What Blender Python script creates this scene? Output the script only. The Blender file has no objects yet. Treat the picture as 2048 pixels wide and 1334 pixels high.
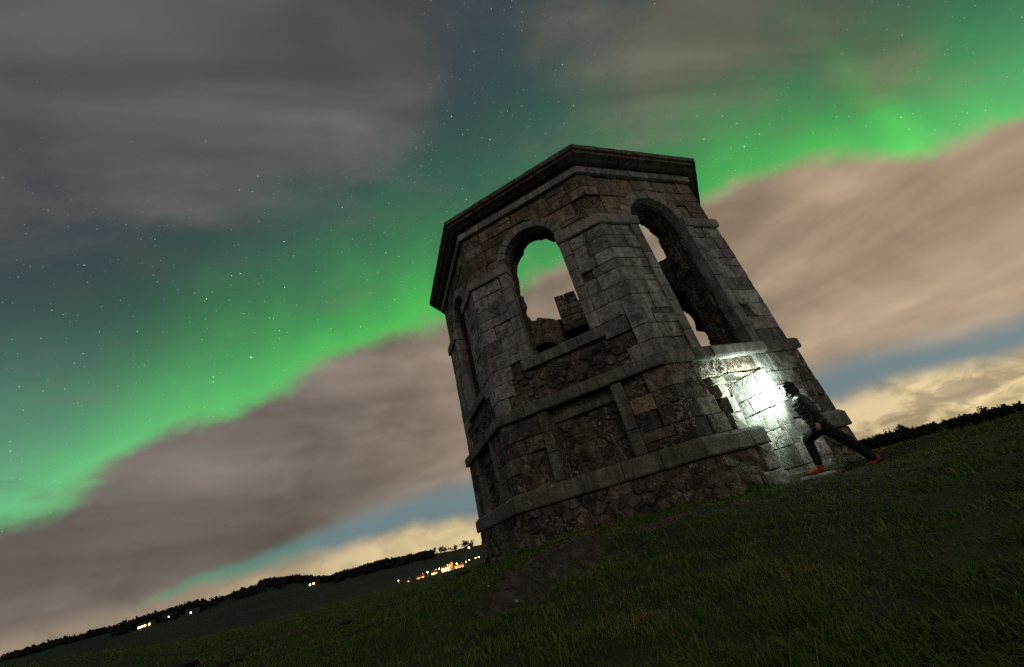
import bpy, math, random
import numpy as np
from mathutils import Vector, Matrix, noise as mnoise

rnd = random.Random(11)
R = math.radians
scene = bpy.context.scene
col = scene.collection

# ------------------------------------------------------------------ camera
YAW, PITCH, ROLL = -0.2091, 0.4767, -0.2636
fwd = Vector((math.sin(YAW)*math.cos(PITCH), math.cos(YAW)*math.cos(PITCH), math.sin(PITCH)))
rt = Vector((math.cos(YAW), -math.sin(YAW), 0.0))
upv = rt.cross(fwd)
cr = rt*math.cos(ROLL) + upv*math.sin(ROLL)
cu = -rt*math.sin(ROLL) + upv*math.cos(ROLL)
camd = bpy.data.cameras.new('camera')
camd.sensor_width = 36.0
camd.lens = 14.02
camd.clip_start = 0.05
camd.clip_end = 20000
cam = bpy.data.objects.new('camera', camd)
m = Matrix.Identity(4)
for k in range(3):
    m[k][0] = cr[k]; m[k][1] = cu[k]; m[k][2] = -fwd[k]
cam.matrix_world = m
col.objects.link(cam)
scene.camera = cam

scene.render.engine = 'CYCLES'
scene.view_settings.view_transform = 'Standard'
scene.view_settings.look = 'None'
scene.view_settings.exposure = 0.0
scene.view_settings.gamma = 1.0
scene.view_settings.use_curve_mapping = False
scene.cycles.max_bounces = 5
scene.cycles.diffuse_bounces = 3
scene.cycles.use_denoising = False
scene.cycles.sample_clamp_indirect = 0.35
scene.cycles.use_light_tree = True
scene.cycles.use_adaptive_sampling = True
scene.cycles.adaptive_threshold = 0.015

# ------------------------------------------------------------------ node helper
class NT:
    """tiny expression builder over a node tree"""
    def __init__(s, tree):
        s.t = tree
    def node(s, typ, **kw):
        n = s.t.nodes.new(typ)
        for k, v in kw.items():
            setattr(n, k, v)
        return n
    def set(s, sock, v):
        if isinstance(v, V):
            s.t.links.new(v.s, sock)
        elif isinstance(v, (tuple, list)):
            v = tuple(v)
            if sock.type == 'RGBA' and len(v) == 3:
                v = v + (1.0,)
            sock.default_value = v
        else:
            sock.default_value = v
    def math(s, op, a, b=None, c=None, clamp=False):
        n = s.node('ShaderNodeMath', operation=op, use_clamp=clamp)
        for i, v in enumerate((a, b, c)):
            if v is not None:
                s.set(n.inputs[i], v)
        return V(s, n.outputs[0])
    def vmath(s, op, a, b=None):
        n = s.node('ShaderNodeVectorMath', operation=op)
        s.set(n.inputs[0], a)
        if b is not None:
            s.set(n.inputs[1], b)
        return V(s, n.outputs['Value'] if op in ('DOT_PRODUCT', 'LENGTH', 'DISTANCE') else n.outputs['Vector'])
    def comb(s, x, y, z):
        n = s.node('ShaderNodeCombineXYZ')
        for i, v in enumerate((x, y, z)):
            s.set(n.inputs[i], v)
        return V(s, n.outputs[0])
    def sep(s, v):
        n = s.node('ShaderNodeSeparateXYZ')
        s.set(n.inputs[0], v)
        return [V(s, o) for o in n.outputs]
    def noise(s, vec, scale=5, detail=4, rough=.55, dist=0.0):
        n = s.node('ShaderNodeTexNoise')
        s.set(n.inputs['Vector'], vec)
        n.inputs['Scale'].default_value = scale
        n.inputs['Detail'].default_value = detail
        n.inputs['Roughness'].default_value = rough
        n.inputs['Distortion'].default_value = dist
        return V(s, n.outputs['Fac'])
    def voro(s, vec, scale, feature='F1', out='Distance', rand=1.0):
        n = s.node('ShaderNodeTexVoronoi', feature=feature)
        s.set(n.inputs['Vector'], vec)
        n.inputs['Scale'].default_value = scale
        n.inputs['Randomness'].default_value = rand
        return V(s, n.outputs[out]), n
    def smooth(s, x, a, b):
        n = s.node('ShaderNodeMapRange', interpolation_type='SMOOTHSTEP')
        s.set(n.inputs['Value'], x)
        s.set(n.inputs['From Min'], a); s.set(n.inputs['From Max'], b)
        return V(s, n.outputs[0])
    def lin(s, x, a, b, c=0.0, d=1.0):
        n = s.node('ShaderNodeMapRange')
        s.set(n.inputs['Value'], x)
        for k, v in (('From Min', a), ('From Max', b), ('To Min', c), ('To Max', d)):
            n.inputs[k].default_value = v
        return V(s, n.outputs[0])
    def curve(s, x, pts):
        n = s.node('ShaderNodeFloatCurve')
        c = n.mapping.curves[0]
        c.points[0].location = pts[0]
        c.points[1].location = pts[-1]
        for p in pts[1:-1]:
            c.points.new(*p)
        n.mapping.update()
        s.set(n.inputs['Value'], x)
        return V(s, n.outputs[0])
    def mix(s, f, a, b):
        n = s.node('ShaderNodeMix', data_type='RGBA')
        s.set(n.inputs[0], f); s.set(n.inputs[6], a); s.set(n.inputs[7], b)
        return V(s, n.outputs[2])
    def addc(s, a, b, f=1.0):
        n = s.node('ShaderNodeMix', data_type='RGBA', blend_type='ADD')
        s.set(n.inputs[0], f); s.set(n.inputs[6], a); s.set(n.inputs[7], b)
        return V(s, n.outputs[2])
    def mulc(s, a, b):
        n = s.node('ShaderNodeMix', data_type='RGBA', blend_type='MULTIPLY')
        n.inputs[0].default_value = 1.0
        s.set(n.inputs[6], a); s.set(n.inputs[7], b)
        return V(s, n.outputs[2])
class V:
    def __init__(s, nt, sock): s.nt, s.s = nt, sock
    def __add__(s, o): return s.nt.math('ADD', s, o)
    __radd__ = __add__
    def __sub__(s, o): return s.nt.math('SUBTRACT', s, o)
    def __rsub__(s, o): return s.nt.math('SUBTRACT', o, s)
    def __mul__(s, o): return s.nt.math('MULTIPLY', s, o)
    __rmul__ = __mul__
    def __truediv__(s, o): return s.nt.math('DIVIDE', s, o)
    def clamp(s): return s.nt.math('ADD', s, 0.0, clamp=True)
    def exp(s): return s.nt.math('EXPONENT', s)
    def pow(s, p): return s.nt.math('POWER', s, p)
def lin3(r, g, b):
    f = lambda c: (c/255/12.92) if c/255 <= .04045 else ((c/255+.055)/1.055)**2.4
    return (f(r), f(g), f(b))

# ------------------------------------------------------------------ night sky with aurora, cloud bank, stars
def build_world():
    w = bpy.data.worlds.new('World')
    scene.world = w
    w.use_nodes = True
    t = w.node_tree
    t.nodes.clear()
    n = NT(t)
    tc = n.node('ShaderNodeTexCoord')
    d = n.vmath('NORMALIZE', V(n, tc.outputs['Generated']))
    x, y, z = n.sep(d)
    az = n.math('ARCTAN2', x, y)*57.29578
    el = n.math('ARCSINE', z)*57.29578
    an = (az+180.0)/360.0
    def azc(pts, mx):     # curve over azimuth (degrees) -> value
        return n.curve(an, [((a+180)/360, v/mx) for a, v in pts])*mx
    edge = azc([(-180, 26), (-130, 8), (-95, 3), (-80, 6), (-67, 11.5), (-55.6, 20), (-41, 26.6), (-30, 30.2), (-15, 33), (0, 34.8),
                (12, 35.2), (23, 33.8), (32, 30.6), (40, 26), (48, 21.2), (60, 14), (80, 6), (110, 5), (140, 14), (180, 26)], 60)
    # textures
    flat = n.comb(az*0.034, el*0.062, 3.7)
    nA = n.noise(flat, 2.2, 4, .5, .5)             # streaky mottling of low clouds
    nB = n.noise(n.comb(az*0.05, el*0.062, 1.2), 2.3, 5, .55, .35)     # edge wiggle
    nS = n.noise(n.comb(az*0.014, el*0.11, 8.0), 2.4, 2, .5, .4)    # long streaks
    zz = n.math('MAXIMUM', z, 0.05)+0.12
    plane = n.comb(x/zz, y/zz, 0.0)
    pr = n.vmath('ADD', plane, (7.3, 4.9, 0.0))
    pu = n.vmath('DOT_PRODUCT', pr, (.915, .403, 0)); pw = n.vmath('DOT_PRODUCT', pr, (-.403, .915, 0))
    nH = n.noise(n.comb(pu*.95, pw*1.7, 0.0), 2.2, 6, .58, .45)
    nH2 = n.noise(n.comb(pu*.55, pw*2.6, 4.0), 2.0, 3, .5, .5)
    # clear night sky
    sky = n.mix(n.smooth(el, 4, 34), lin3(104, 132, 140), lin3(56, 66, 77))
    # aurora
    h = el-edge-(nB-.5)*7.5
    ray = n.noise(n.comb(az*0.10, el*0.004, 0.5), 3.0, 3, .6, .2)
    rays = n.lin(ray, .3, .72, .95, 1.05)
    rayd = (az-41.8-(el-26)*.12)/1.5
    rays = rays+n.math('EXPONENT', n.math('POWER', n.math('ABSOLUTE', rayd), 2.0)*-1.0)*.48+n.math('EXPONENT', n.math('POWER', n.math('ABSOLUTE', (az+27)/5.0), 2.0)*-1.0)*.10
    spot = azc([(-180, 0), (-95, .1), (-75, .80), (-60, .95), (-45, 1.0), (-35, 1.0), (-25, .92), (-10, .7), (10, .62), (25, .78), (35, .92), (43, 1.0), (52, .8), (75, .5), (110, .05), (180, 0)], 1.0)
    hp = n.math('MAXIMUM', h+2.0, 0.0)
    core = n.math('EXPONENT', n.math('POWER', hp/9.5, 1.25)*-1.0)*n.smooth(h, -9, 0.5)
    wide = n.math('EXPONENT', n.math('POWER', hp/19.0, 2.0)*-1.0)*n.smooth(h, -14, 2)
    a1 = core*spot*rays
    spot2 = azc([(-180, 0), (-95, 0), (-75, .12), (-62, .42), (-48, .8), (-30, 1.0), (10, .95), (40, 1.0), (60, .7), (110, .05), (180, 0)], 1.0)
    a2 = wide*spot2
    sky = n.addc(sky, n.mulc(n.comb(a2, a2, a2), (-.012, .070, .020)))
    sky = n.addc(sky, n.mulc(n.comb(a1, a1, a1), (.055, .48, -.012)))
    # stars, fine and a few bright ones
    def stars(scale, thr, amp, seed):
        dd = n.vmath('ADD', d, (seed, seed*.37, -seed))
        dist, vn = n.voro(dd, scale)
        wn = n.node('ShaderNodeTexWhiteNoise')
        t.links.new(vn.outputs['Position'], wn.inputs['Vector'])
        br = V(n, wn.outputs['Value']).pow(2.2)
        return n.smooth(dist, thr, thr*.35)*br*amp
    st = stars(66, .072, 1.2, .0)+stars(24, .030, 2.8, 2.3)+stars(130, .125, .48, 5.1)
    # high cloud sheet
    def blob(a, e, width, amp):
        v = (math.sin(R(a))*math.cos(R(e)), math.cos(R(a))*math.cos(R(e)), math.sin(R(e)))
        k = 1/(1-math.cos(R(width)))
        dt = n.vmath('DOT_PRODUCT', d, v)
        return n.math('EXPONENT', (dt-1.0)*k)*amp
    bl = (blob(-82, 55, 16, .80)+blob(-58, 63, 13, .55)+blob(-36, 65, 10, .46)+blob(-16, 61, 10, .32)+blob(-66, 46, 7, .30)
          +blob(-85, 36, 9, .4)+blob(30, 53, 10, .55)+blob(38, 43.5, 8.5, .6)+blob(45, 36, 6.0, .42)+blob(46, 31.5, 3.2, .34)+blob(64, 36, 10, .5)
          +blob(150, 60, 45, .6)+blob(-140, 55, 40, .6)-blob(51, 30.5, 3.6, .35)-blob(8, 64, 6, .12))
    H = n.smooth(bl+(nH-.5)*2.1, .06, 1.04)
    hc = n.mix(n.smooth(az, -60, 45), lin3(99, 95, 93), lin3(114, 104, 90))
    hl = n.lin(nH2, .32, .68, .62, 1.42)*n.lin(nH, .3, .7, .86, 1.14)
    hc = n.mulc(hc, n.comb(hl, hl, hl))
    star_vis = (1.0-H*.93)
    sky = n.mix(H*n.lin(az, -60, 30, .76, .66), sky, hc)
    # low cloud bank under the aurora
    bank = n.smooth(h, 1.9, -1.7)
    warm = azc([(-180, .55), (-90, .12), (-65, .05), (-45, .14), (-25, .36), (0, .55), (25, .78), (45, .92), (70, .8), (120, .6), (180, .55)], 1.0)
    cb = n.mix(warm, lin3(112, 105, 102), lin3(172, 149, 123))
    lowb = n.mix(warm, lin3(116, 108, 103), lin3(190, 165, 137))
    cb = n.mix(n.smooth(el, 22, 6), cb, lowb)
    mot = n.lin(nA, .30, .70, .68, 1.24)*n.lin(nS, .3, .7, .84, 1.16)
    cb = n.mulc(cb, n.comb(mot, mot, mot))
    dk = n.math('EXPONENT', n.math('POWER', n.math('ABSOLUTE', (el-8.0-(nA-.5)*6)/3.2), 2.0)*-1.0)*n.smooth(az, -20, -45)*-.26+1.0
    cb = n.mulc(cb, n.comb(dk, dk, dk))
    sky = n.mix(bank, sky, cb)
    # clear gap low over the hills
    gc = azc([(-180, 6), (-60, 3.2), (-53, 3.9), (-43, 5.4), (-28, 6.4), (0, 7.2), (23, 7.3), (37, 5.6), (60, 5.0), (180, 6)], 12)
    gw = azc([(-180, .2), (-62, .05), (-55, .45), (-44, 1.05), (-28, 2.0), (0, 1.7), (23, 2.1), (38, 1.7), (60, .8), (100, .2), (180, .2)], 3)
    gd = (el-gc-(nB-.5)*3.4)/gw
    gap = n.math('EXPONENT', n.math('POWER', n.math('ABSOLUTE', gd), 2.4)*-.6)*n.smooth(gw, .05, .5)
    gcol = n.mix(n.smooth(az, -56, -36), lin3(92, 140, 114), lin3(110, 132, 138))
    sky = n.mix(gap*.92, sky, gcol)
    # glow of towns behind the hills, caught by low cloud
    gg = azc([(-180, .18), (-75, .12), (-60, .2), (-48, .38), (-38, .7), (-27, .95), (-10, 1.0), (15, .85), (25, .8), (33, 1.0), (45, .9), (70, .45), (110, .25), (180, .18)], 1.0)
    top = gc-gw*.9
    below = n.smooth(el-(nB-.5)*4.0, top+1.3, top-1.5)
    gl = n.mix(gg, lin3(138, 122, 112), lin3(236, 212, 160))
    gm = n.lin(n.noise(n.comb(az*.09, el*.15, 5.5), 3.0, 5, .55, .5), .40, .60, .50, 1.08)
    gm = n.mix(n.smooth(az, 5, 25), n.comb(n.lin(gm, .5, 1.08, .82, 1.04), 0, 0), n.comb(gm, 0, 0))
    gm = n.sep(gm)[0]
    gl = n.mulc(gl, n.comb(gm, gm, gm))
    sky = n.mix(below*.94, sky, gl)
    puff = blob(31.9, 2.9, 1.5, .75)+blob(29.2, 3.0, 1.2, .6)+blob(33.6, 2.6, .9, .5)+blob(26.5, 1.9, 1.2, .5)+blob(-30, 3.0, 1.2, .0)
    pm_ = n.smooth(puff+(n.noise(n.comb(az*.25, el*.42, 2.0), 2.4, 4, .55, .4)-.5)*1.1, .30, .62)
    sky = n.mix(pm_*.75, sky, lin3(164, 146, 122))
    # stars seen through thin cloud only
    sv = st*star_vis*(1.0-bank*.93)*(1.0-below)*n.smooth(el, 3, 9)
    sky = n.addc(sky, n.comb(sv, sv, sv))
    sky = n.mix(n.smooth(el, 0.3, -1.5), sky, (.02, .018, .014, 1))
    bg = n.node('ShaderNodeBackground')
    n.set(bg.inputs['Color'], sky)
    bg.inputs['Strength'].default_value = SKY
    out = n.node('ShaderNodeOutputWorld')
    t.links.new(bg.outputs[0], out.inputs[0])
    w.cycles.sampling_method = 'MANUAL'
    w.cycles.sample_map_resolution = 1024
SKY = 1.0
build_world()

# faint moonlight through cloud, from behind the camera on the right
sl = bpy.data.lights.new('moon', 'SUN')
sl.energy = 0.27
sl.angle = R(12)
sl.color = (1.0, .90, .80)
sun = bpy.data.objects.new('moon', sl)
sun.rotation_euler = Vector((-.42, .80, -.42)).to_track_quat('-Z', 'Y').to_euler()
col.objects.link(sun)

# ------------------------------------------------------------------ mesh helpers
def mesh_obj(name, verts, faces, mat=None, parent=None, smooth=False, mats=None, midx=None):
    me = bpy.data.meshes.new(name)
    me.from_pydata([tuple(v) for v in verts], [], faces)
    for mm in (mats or ([mat] if mat else [])):
        me.materials.append(mm)
    if midx is not None:
        me.polygons.foreach_set('material_index', midx)
    if smooth:
        me.polygons.foreach_set('use_smooth', [True]*len(me.polygons))
    me.update()
    o = bpy.data.objects.new(name, me)
    col.objects.link(o)
    if parent:
        o.parent = parent
    return o
def empty(name, loc=(0, 0, 0), parent=None):
    o = bpy.data.objects.new(name, None)
    o.empty_display_size = .2
    o.location = loc
    col.objects.link(o)
    if parent:
        o.parent = parent
    return o
def tag(o, label=None, cat=None, group=None, kind=None):
    if label: o['label'] = label
    if cat: o['category'] = cat
    if group: o['group'] = group
    if kind: o['kind'] = kind
    return o

# ------------------------------------------------------------------ materials
def new_mat(name):
    ma = bpy.data.materials.new(name)
    ma.use_nodes = True
    t = ma.node_tree
    t.nodes.clear()
    n = NT(t)
    out = n.node('ShaderNodeOutputMaterial')
    b = n.node('ShaderNodeBsdfPrincipled')
    t.links.new(b.outputs[0], out.inputs[0])
    b.inputs['Specular IOR Level'].default_value = .25
    return ma, n, b
def simple(name, c, rough=.8, emit=None, es=0, metal=0):
    ma, n, b = new_mat(name)
    b.inputs['Base Color'].default_value = (*c, 1)
    b.inputs['Roughness'].default_value = rough
    b.inputs['Metallic'].default_value = metal
    if emit:
        b.inputs['Emission Color'].default_value = (*emit, 1)
        b.inputs['Emission Strength'].default_value = es
    return ma
def stone_mat(name, c1, c2, dark, moss=.25, mottle=1.0, bump=.5, spread=.5, grain=26):
    ma, n, b = new_mat(name)
    tc = n.node('ShaderNodeTexCoord')
    p = V(n, tc.outputs['Object'])
    oi = n.node('ShaderNodeObjectInfo')
    rv = V(n, oi.outputs['Random'])
    big = n.noise(p, .55, 3, .55)
    mid = n.noise(p, 3.2, 6, .65, .3)
    fine = n.noise(p, grain, 5, .7)
    r2 = n.math('FRACT', rv*7.31)
    r3 = n.math('FRACT', rv*23.7)
    c = n.mix(n.lin(rv*.9+(mid-.5)*.9, 0, 1), c1, c2)
    if moss > .15: c = n.mix(n.smooth(r3, .35, .75)*.35, c, (.205, .195, .19, 1))        # greyer beds of stone
    k = n.lin(r2, 0, 1, 1-spread*.62, 1+spread*.45)*n.lin(fine, .32, .68, 1-.55*mottle, 1+.5*mottle)*n.lin(n.noise(p, 7.0, 4, .6), .34, .66, 1-.35*mottle, 1+.3*mottle)
    sx, sy, sz = n.sep(p)
    streak = n.noise(n.comb(sx*2.6, sy*2.6, sz*.42), 2.0, 5, .6, .3)
    k = k*n.lin(streak, .36, .64, 1.22, .62)
    c = n.mulc(c, n.comb(k, k, k))
    # soot, damp and lichen with shapes of their own
    c = n.mix(n.smooth(mid, .50, .64)*(.8*mottle), c, dark)
    c = n.mix(n.smooth(big*.6+mid*.4, .53, .64)*moss, c, (.075, .080, .035, 1))
    lich = n.smooth(n.noise(p, 15.0, 6, .75, .5)+(n.noise(p, 1.6, 2, .5)-.5)*.5, .575, .66)
    if name != 'dark_lintel_stone': c = n.mix(lich*.58*min(mottle, 1.3), c, (.46, .385, .335, 1))
    n.set(b.inputs['Base Color'], c)
    b.inputs['Roughness'].default_value = .92
    bm = n.node('ShaderNodeBump')
    bm.inputs['Strength'].default_value = bump
    bm.inputs['Distance'].default_value = .05
    hgt = fine*.55+n.noise(p, 8, 5, .6)*1.0+mid*.5
    n.set(bm.inputs['Height'], hgt)
    n.t.links.new(bm.outputs[0], b.inputs['Normal'])
    return ma
M_ASH = stone_mat('ashlar_sandstone', (.41, .378, .35), (.29, .272, .258), (.085, .076, .068), .22, .95, .6, .70)
M_BROWN = stone_mat('brown_sandstone', (.28, .205, .145), (.20, .155, .115), (.07, .055, .042), .30, 1.0, .6, .6)
M_DRESS = stone_mat('dressed_sandstone', (.36, .325, .30), (.285, .26, .24), (.10, .086, .07), .25, .55, .30, .35, 34)
M_BAND = stone_mat('weathered_band_stone', (.185, .162, .132), (.145, .13, .105), (.07, .062, .046), .55, .6, .35, .3, 30)
M_RUB = stone_mat('rubble_whinstone', (.19, .145, .118), (.085, .070, .060), (.034, .028, .024), .12, 1.25, .9, .9)
M_CORE = stone_mat('lime_mortar_core', (.17, .125, .098), (.11, .083, .066), (.045, .036, .03), .15, 1.4, 1.0, .2)
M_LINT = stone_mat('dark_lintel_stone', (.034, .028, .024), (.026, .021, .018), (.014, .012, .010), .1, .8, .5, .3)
M_CORN = stone_mat('cornice_stone', (.185, .155, .122), (.14, .12, .095), (.05, .042, .034), .6, .7, .4, .4)

# ------------------------------------------------------------------ the tower
S = 5.0
AZ0 = -0.1668
CEN = Vector((0, 13.0545, 0))
HALF = S*math.sin(R(22.5))
APO = S*math.cos(R(22.5))
T225 = math.tan(R(22.5))
def frame(i):
    a = AZ0+R(45)*i
    return Vector((math.sin(a), -math.cos(a), 0)), Vector((math.cos(a), math.sin(a), 0))
FR = {i: frame(i) for i in range(-3, 5)}
def FP(i, u, z, off):
    nn, tt = FR[i]
    if abs(u) >= HALF-1e-4:           # corner line: mitre
        u = math.copysign(HALF+off*T225, u)
    return CEN+nn*(APO+off)+tt*u+Vector((0, 0, z))
def plane_off(z):            # the wall steps back slightly from storey to storey
    return .14 if z < .59 else (.055 if z < 2.56 else (0.0 if z < 6.47 else -.045))
def pmap(i, z=None):
    if z is None: return lambda u, zz_, o: FP(i, u, zz_, o)
    b = plane_off(z)
    return lambda u, zz_, o: FP(i, u, zz_, o+b)

Z_PL0, Z_PL1 = .563, .92
Z_SB0, Z_SB1 = 2.43, 2.70
Z_IM0, Z_IM1 = 6.327, 6.613
Z_AR = 8.163
Z_TOP = 8.755
WIN = .775

def dens(poly, mx):
    out = []
    for k in range(len(poly)):
        a = poly[k]; b = poly[(k+1) % len(poly)]
        L = math.hypot(b[0]-a[0], b[1]-a[1])
        s = max(1, int(math.ceil(L/mx)))
        for j in range(s):
            f = j/s
            out.append((a[0]+(b[0]-a[0])*f, a[1]+(b[1]-a[1])*f))
    return out
def stone_geo(fm, poly, o0, o1, bev=.018, dome=.008, jit=.008, seg=.16, corner=None, tilt=.008):
    """irregular bevelled stone: prism over polygon (a,b) in the plane given by map fm(a,b,offset)"""
    P = dens(poly, seg)
    N = len(P)
    cx = sum(p[0] for p in P)/N; cy = sum(p[1] for p in P)/N
    isC = lambda p: abs(abs(p[0])-HALF) < 1e-4 and corner is not None
    Q = []
    for p in P:
        jx = 0 if isC(p) else rnd.uniform(-jit, jit)
        Q.append((p[0]+jx, p[1]+rnd.uniform(-jit, jit)))
    def inset(p, b):
        dx, dy = cx-p[0], cy-p[1]
        L = math.hypot(dx, dy)+1e-6
        f = min(b/L, .45)
        return (p[0] if isC(p) else p[0]+dx*f*1.15, p[1]+dy*f*1.15)
    tx, ty = rnd.uniform(-tilt, tilt), rnd.uniform(-tilt, tilt)
    vs = []
    for p in Q: vs.append(fm(p[0], p[1], o0))
    for p in Q: vs.append(fm(p[0], p[1], o1-bev))
    for p in Q:
        q = inset(p, bev)
        vs.append(fm(q[0], q[1], o1+rnd.uniform(-.4, .4)*jit+tx*(q[0]-cx)*4+ty*(q[1]-cy)*4))
    for p in Q:
        q = inset(p, bev+.30*math.hypot(p[0]-cx, p[1]-cy))
        vs.append(fm(q[0], q[1], o1+dome+rnd.uniform(-1, 1)*jit*.8+tx*(q[0]-cx)*4+ty*(q[1]-cy)*4))
    vs.append(fm(cx, cy, o1+dome*1.2))
    fs = []
    for r in range(3):
        for k in range(N):
            k2 = (k+1) % N
            fs.append((r*N+k, r*N+k2, (r+1)*N+k2, (r+1)*N+k))
    for k in range(N):
        fs.append((3*N+k, 3*N+(k+1) % N, 4*N))
    return vs, fs
def stone(name, fm, poly, o0, o1, mat, parent, **kw):
    vs, fs = stone_geo(fm, poly, o0, o1, **kw)
    return mesh_obj(name, vs, fs, mat, parent)
def join_geo(gs):
    V_, F_ = [], []
    for vs, fs in gs:
        b = len(V_); V_ += vs; F_ += [tuple(q+b for q in f) for f in fs]
    return V_, F_
def rect(a0, a1, b0, b1): return [(a0, b0), (a1, b0), (a1, b1), (a0, b1)]
def profile_geo(i, u0, u1, prof, jit=.007, seg=.11, gap=.007):
    """moulding piece: closed profile [(off,z)] swept along u with worn edges"""
    ua = u0 if abs(u0) >= HALF-1e-4 else u0+gap
    ub = u1 if abs(u1) >= HALF-1e-4 else u1-gap
    n_ = max(1, int((ub-ua)/seg))
    vs, fs = [], []
    K = len(prof)
    ph = rnd.uniform(0, 50)
    for s in range(n_+1):
        u = ua+(ub-ua)*s/n_
        for k, (o, z) in enumerate(prof):
            j = jit*(mnoise.noise(Vector((u*3+ph, k*.7, i*3.1)))*1.0+mnoise.noise(Vector((u*11+ph, k*1.7, i*3.1)))*.7)
            at = abs(u) >= HALF-1e-4
            vs.append(FP(i, u, z+(0 if at else j), o+(0 if at else j)))
    for s in range(n_):
        for k in range(K):
            k2 = (k+1) % K
            fs.append((s*K+k, s*K+k2, (s+1)*K+k2, (s+1)*K+k))
    fs.append(tuple(range(K)))
    fs.append(tuple(n_*K+k for k in reversed(range(K))))
    return vs, fs
def clip(poly, a, b, c):     # keep a*x+b*y<=c
    out = []
    for k in range(len(poly)):
        p, q = poly[k], poly[(k+1) % len(poly)]
        dp, dq = a*p[0]+b*p[1]-c, a*q[0]+b*q[1]-c
        if dp <= 0: out.append(p)
        if dp*dq < 0:
            f = dp/(dp-dq)
            out.append((p[0]+(q[0]-p[0])*f, p[1]+(q[1]-p[1])*f))
    return out
def voronoi_cells(u0, u1, z0, z1, du, dz):
    nu = max(1, round((u1-u0)/du)); nz = max(1, round((z1-z0)/dz))
    pts = []
    for j in range(nz):
        for k in range(nu):
            pts.append((u0+(k+.5+rnd.uniform(-.42, .42)+(.25 if j % 2 else -.25))*(u1-u0)/nu, z0+(j+.5+rnd.uniform(-.34, .34))*(z1-z0)/nz))
    cells = []
    for a in pts:
        poly = rect(u0, u1, z0, z1)
        for b in pts:
            if a is b or abs(a[0]-b[0]) > 3*du or abs(a[1]-b[1]) > 3*dz: continue
            ax, ay = (b[0]-a[0]), (b[1]-a[1])*(du/dz)
            mx, my = (a[0]+b[0])/2, (a[1]+b[1])/2
            poly = clip(poly, ax, ay, ax*mx+ay*my)
            if len(poly) < 3: break
        if len(poly) >= 3:
            cells.append(poly)
    return cells
def shrink(poly, g):
    cx = sum(p[0] for p in poly)/len(poly); cy = sum(p[1] for p in poly)/len(poly)
    out = []
    for p in poly:
        L = math.hypot(p[0]-cx, p[1]-cy)+1e-6
        f = max(.3, 1-g*1.3/L)
        out.append((cx+(p[0]-cx)*f, cy+(p[1]-cy)*f))
    return out
def chamfer_poly(poly, f=.22):
    out = []
    for k in range(len(poly)):
        a, b, c = poly[k-1], poly[k], poly[(k+1) % len(poly)]
        out.append((b[0]+(a[0]-b[0])*f, b[1]+(a[1]-b[1])*f))
        out.append((b[0]+(c[0]-b[0])*f, b[1]+(c[1]-b[1])*f))
    return out
def area(poly):
    return abs(sum(poly[k-1][0]*poly[k][1]-poly[k][0]*poly[k-1][1] for k in range(len(poly))))/2

tower = empty('ruined_tower', CEN*1.0)
tower['label'] = 'ruined roofless octagonal stone tower with arched windows and heavy cornice'
tower['category'] = 'tower'
TI = Matrix.Translation(-CEN)
_mesh_obj = mesh_obj
def tmesh(name, vs, fs, mat, parent, smooth=False):      # tower pieces live in the tower's own space
    return _mesh_obj(name, [Vector(v)-CEN for v in vs], fs, mat, parent, smooth)
def tstone(name, fm, poly, o0, o1, mat, parent, **kw):
    vs, fs = stone_geo(fm, poly, o0, o1, **kw)
    return tmesh(name, vs, fs, mat, parent)

# openings per face: (w, sill z, spring z) for windows; extra rectangles (u0,u1,z0,z1)
SILLZ = {0: 3.785, -1: 3.84, 1: Z_SB1}
def in_win(i, u, z, mg=0.0):
    z0 = SILLZ.get(i, 3.8)
    if i == 3:     # robbed window at the back
        return -1.12-mg*.5 < u < .80+mg and 3.3 < z < 6.35+mg+.35*math.sin(u*5)
    w = WIN+mg
    if abs(u) < w and z0-mg < z <= Z_IM1: return True
    return z > Z_IM1 and u*u+(z-Z_IM1)**2 < w*w
DOOR = (-.48, .45, -1.2, 2.08)
def in_door(i, u, z, mg=0.0):
    return i == 1 and DOOR[0]-mg < u < DOOR[1]+mg and z < DOOR[3]+mg
def fbm(p, oct_=4):
    return mnoise.fractal(p, 1.0, 2.1, oct_)
def cellstep(x, seed, step):
    return mnoise.cell(Vector((math.floor(x/step)*1.37+seed, seed*.7, 0)))
THK = 1.0
def top_z(i, u):
    if i in (-1, 0, 1): return 8.60
    if i in (2, -2):
        return 8.60
    c = .22*cellstep(u, i*7.3, .31)+.12*mnoise.noise(Vector((u*2, i, 0)))
    if i == 3: return 8.42+c+(.28 if u < -1.2 else 0)
    if i == 4: return 8.22+c*.6-.1*u
    return 8.70+c*.55
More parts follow.
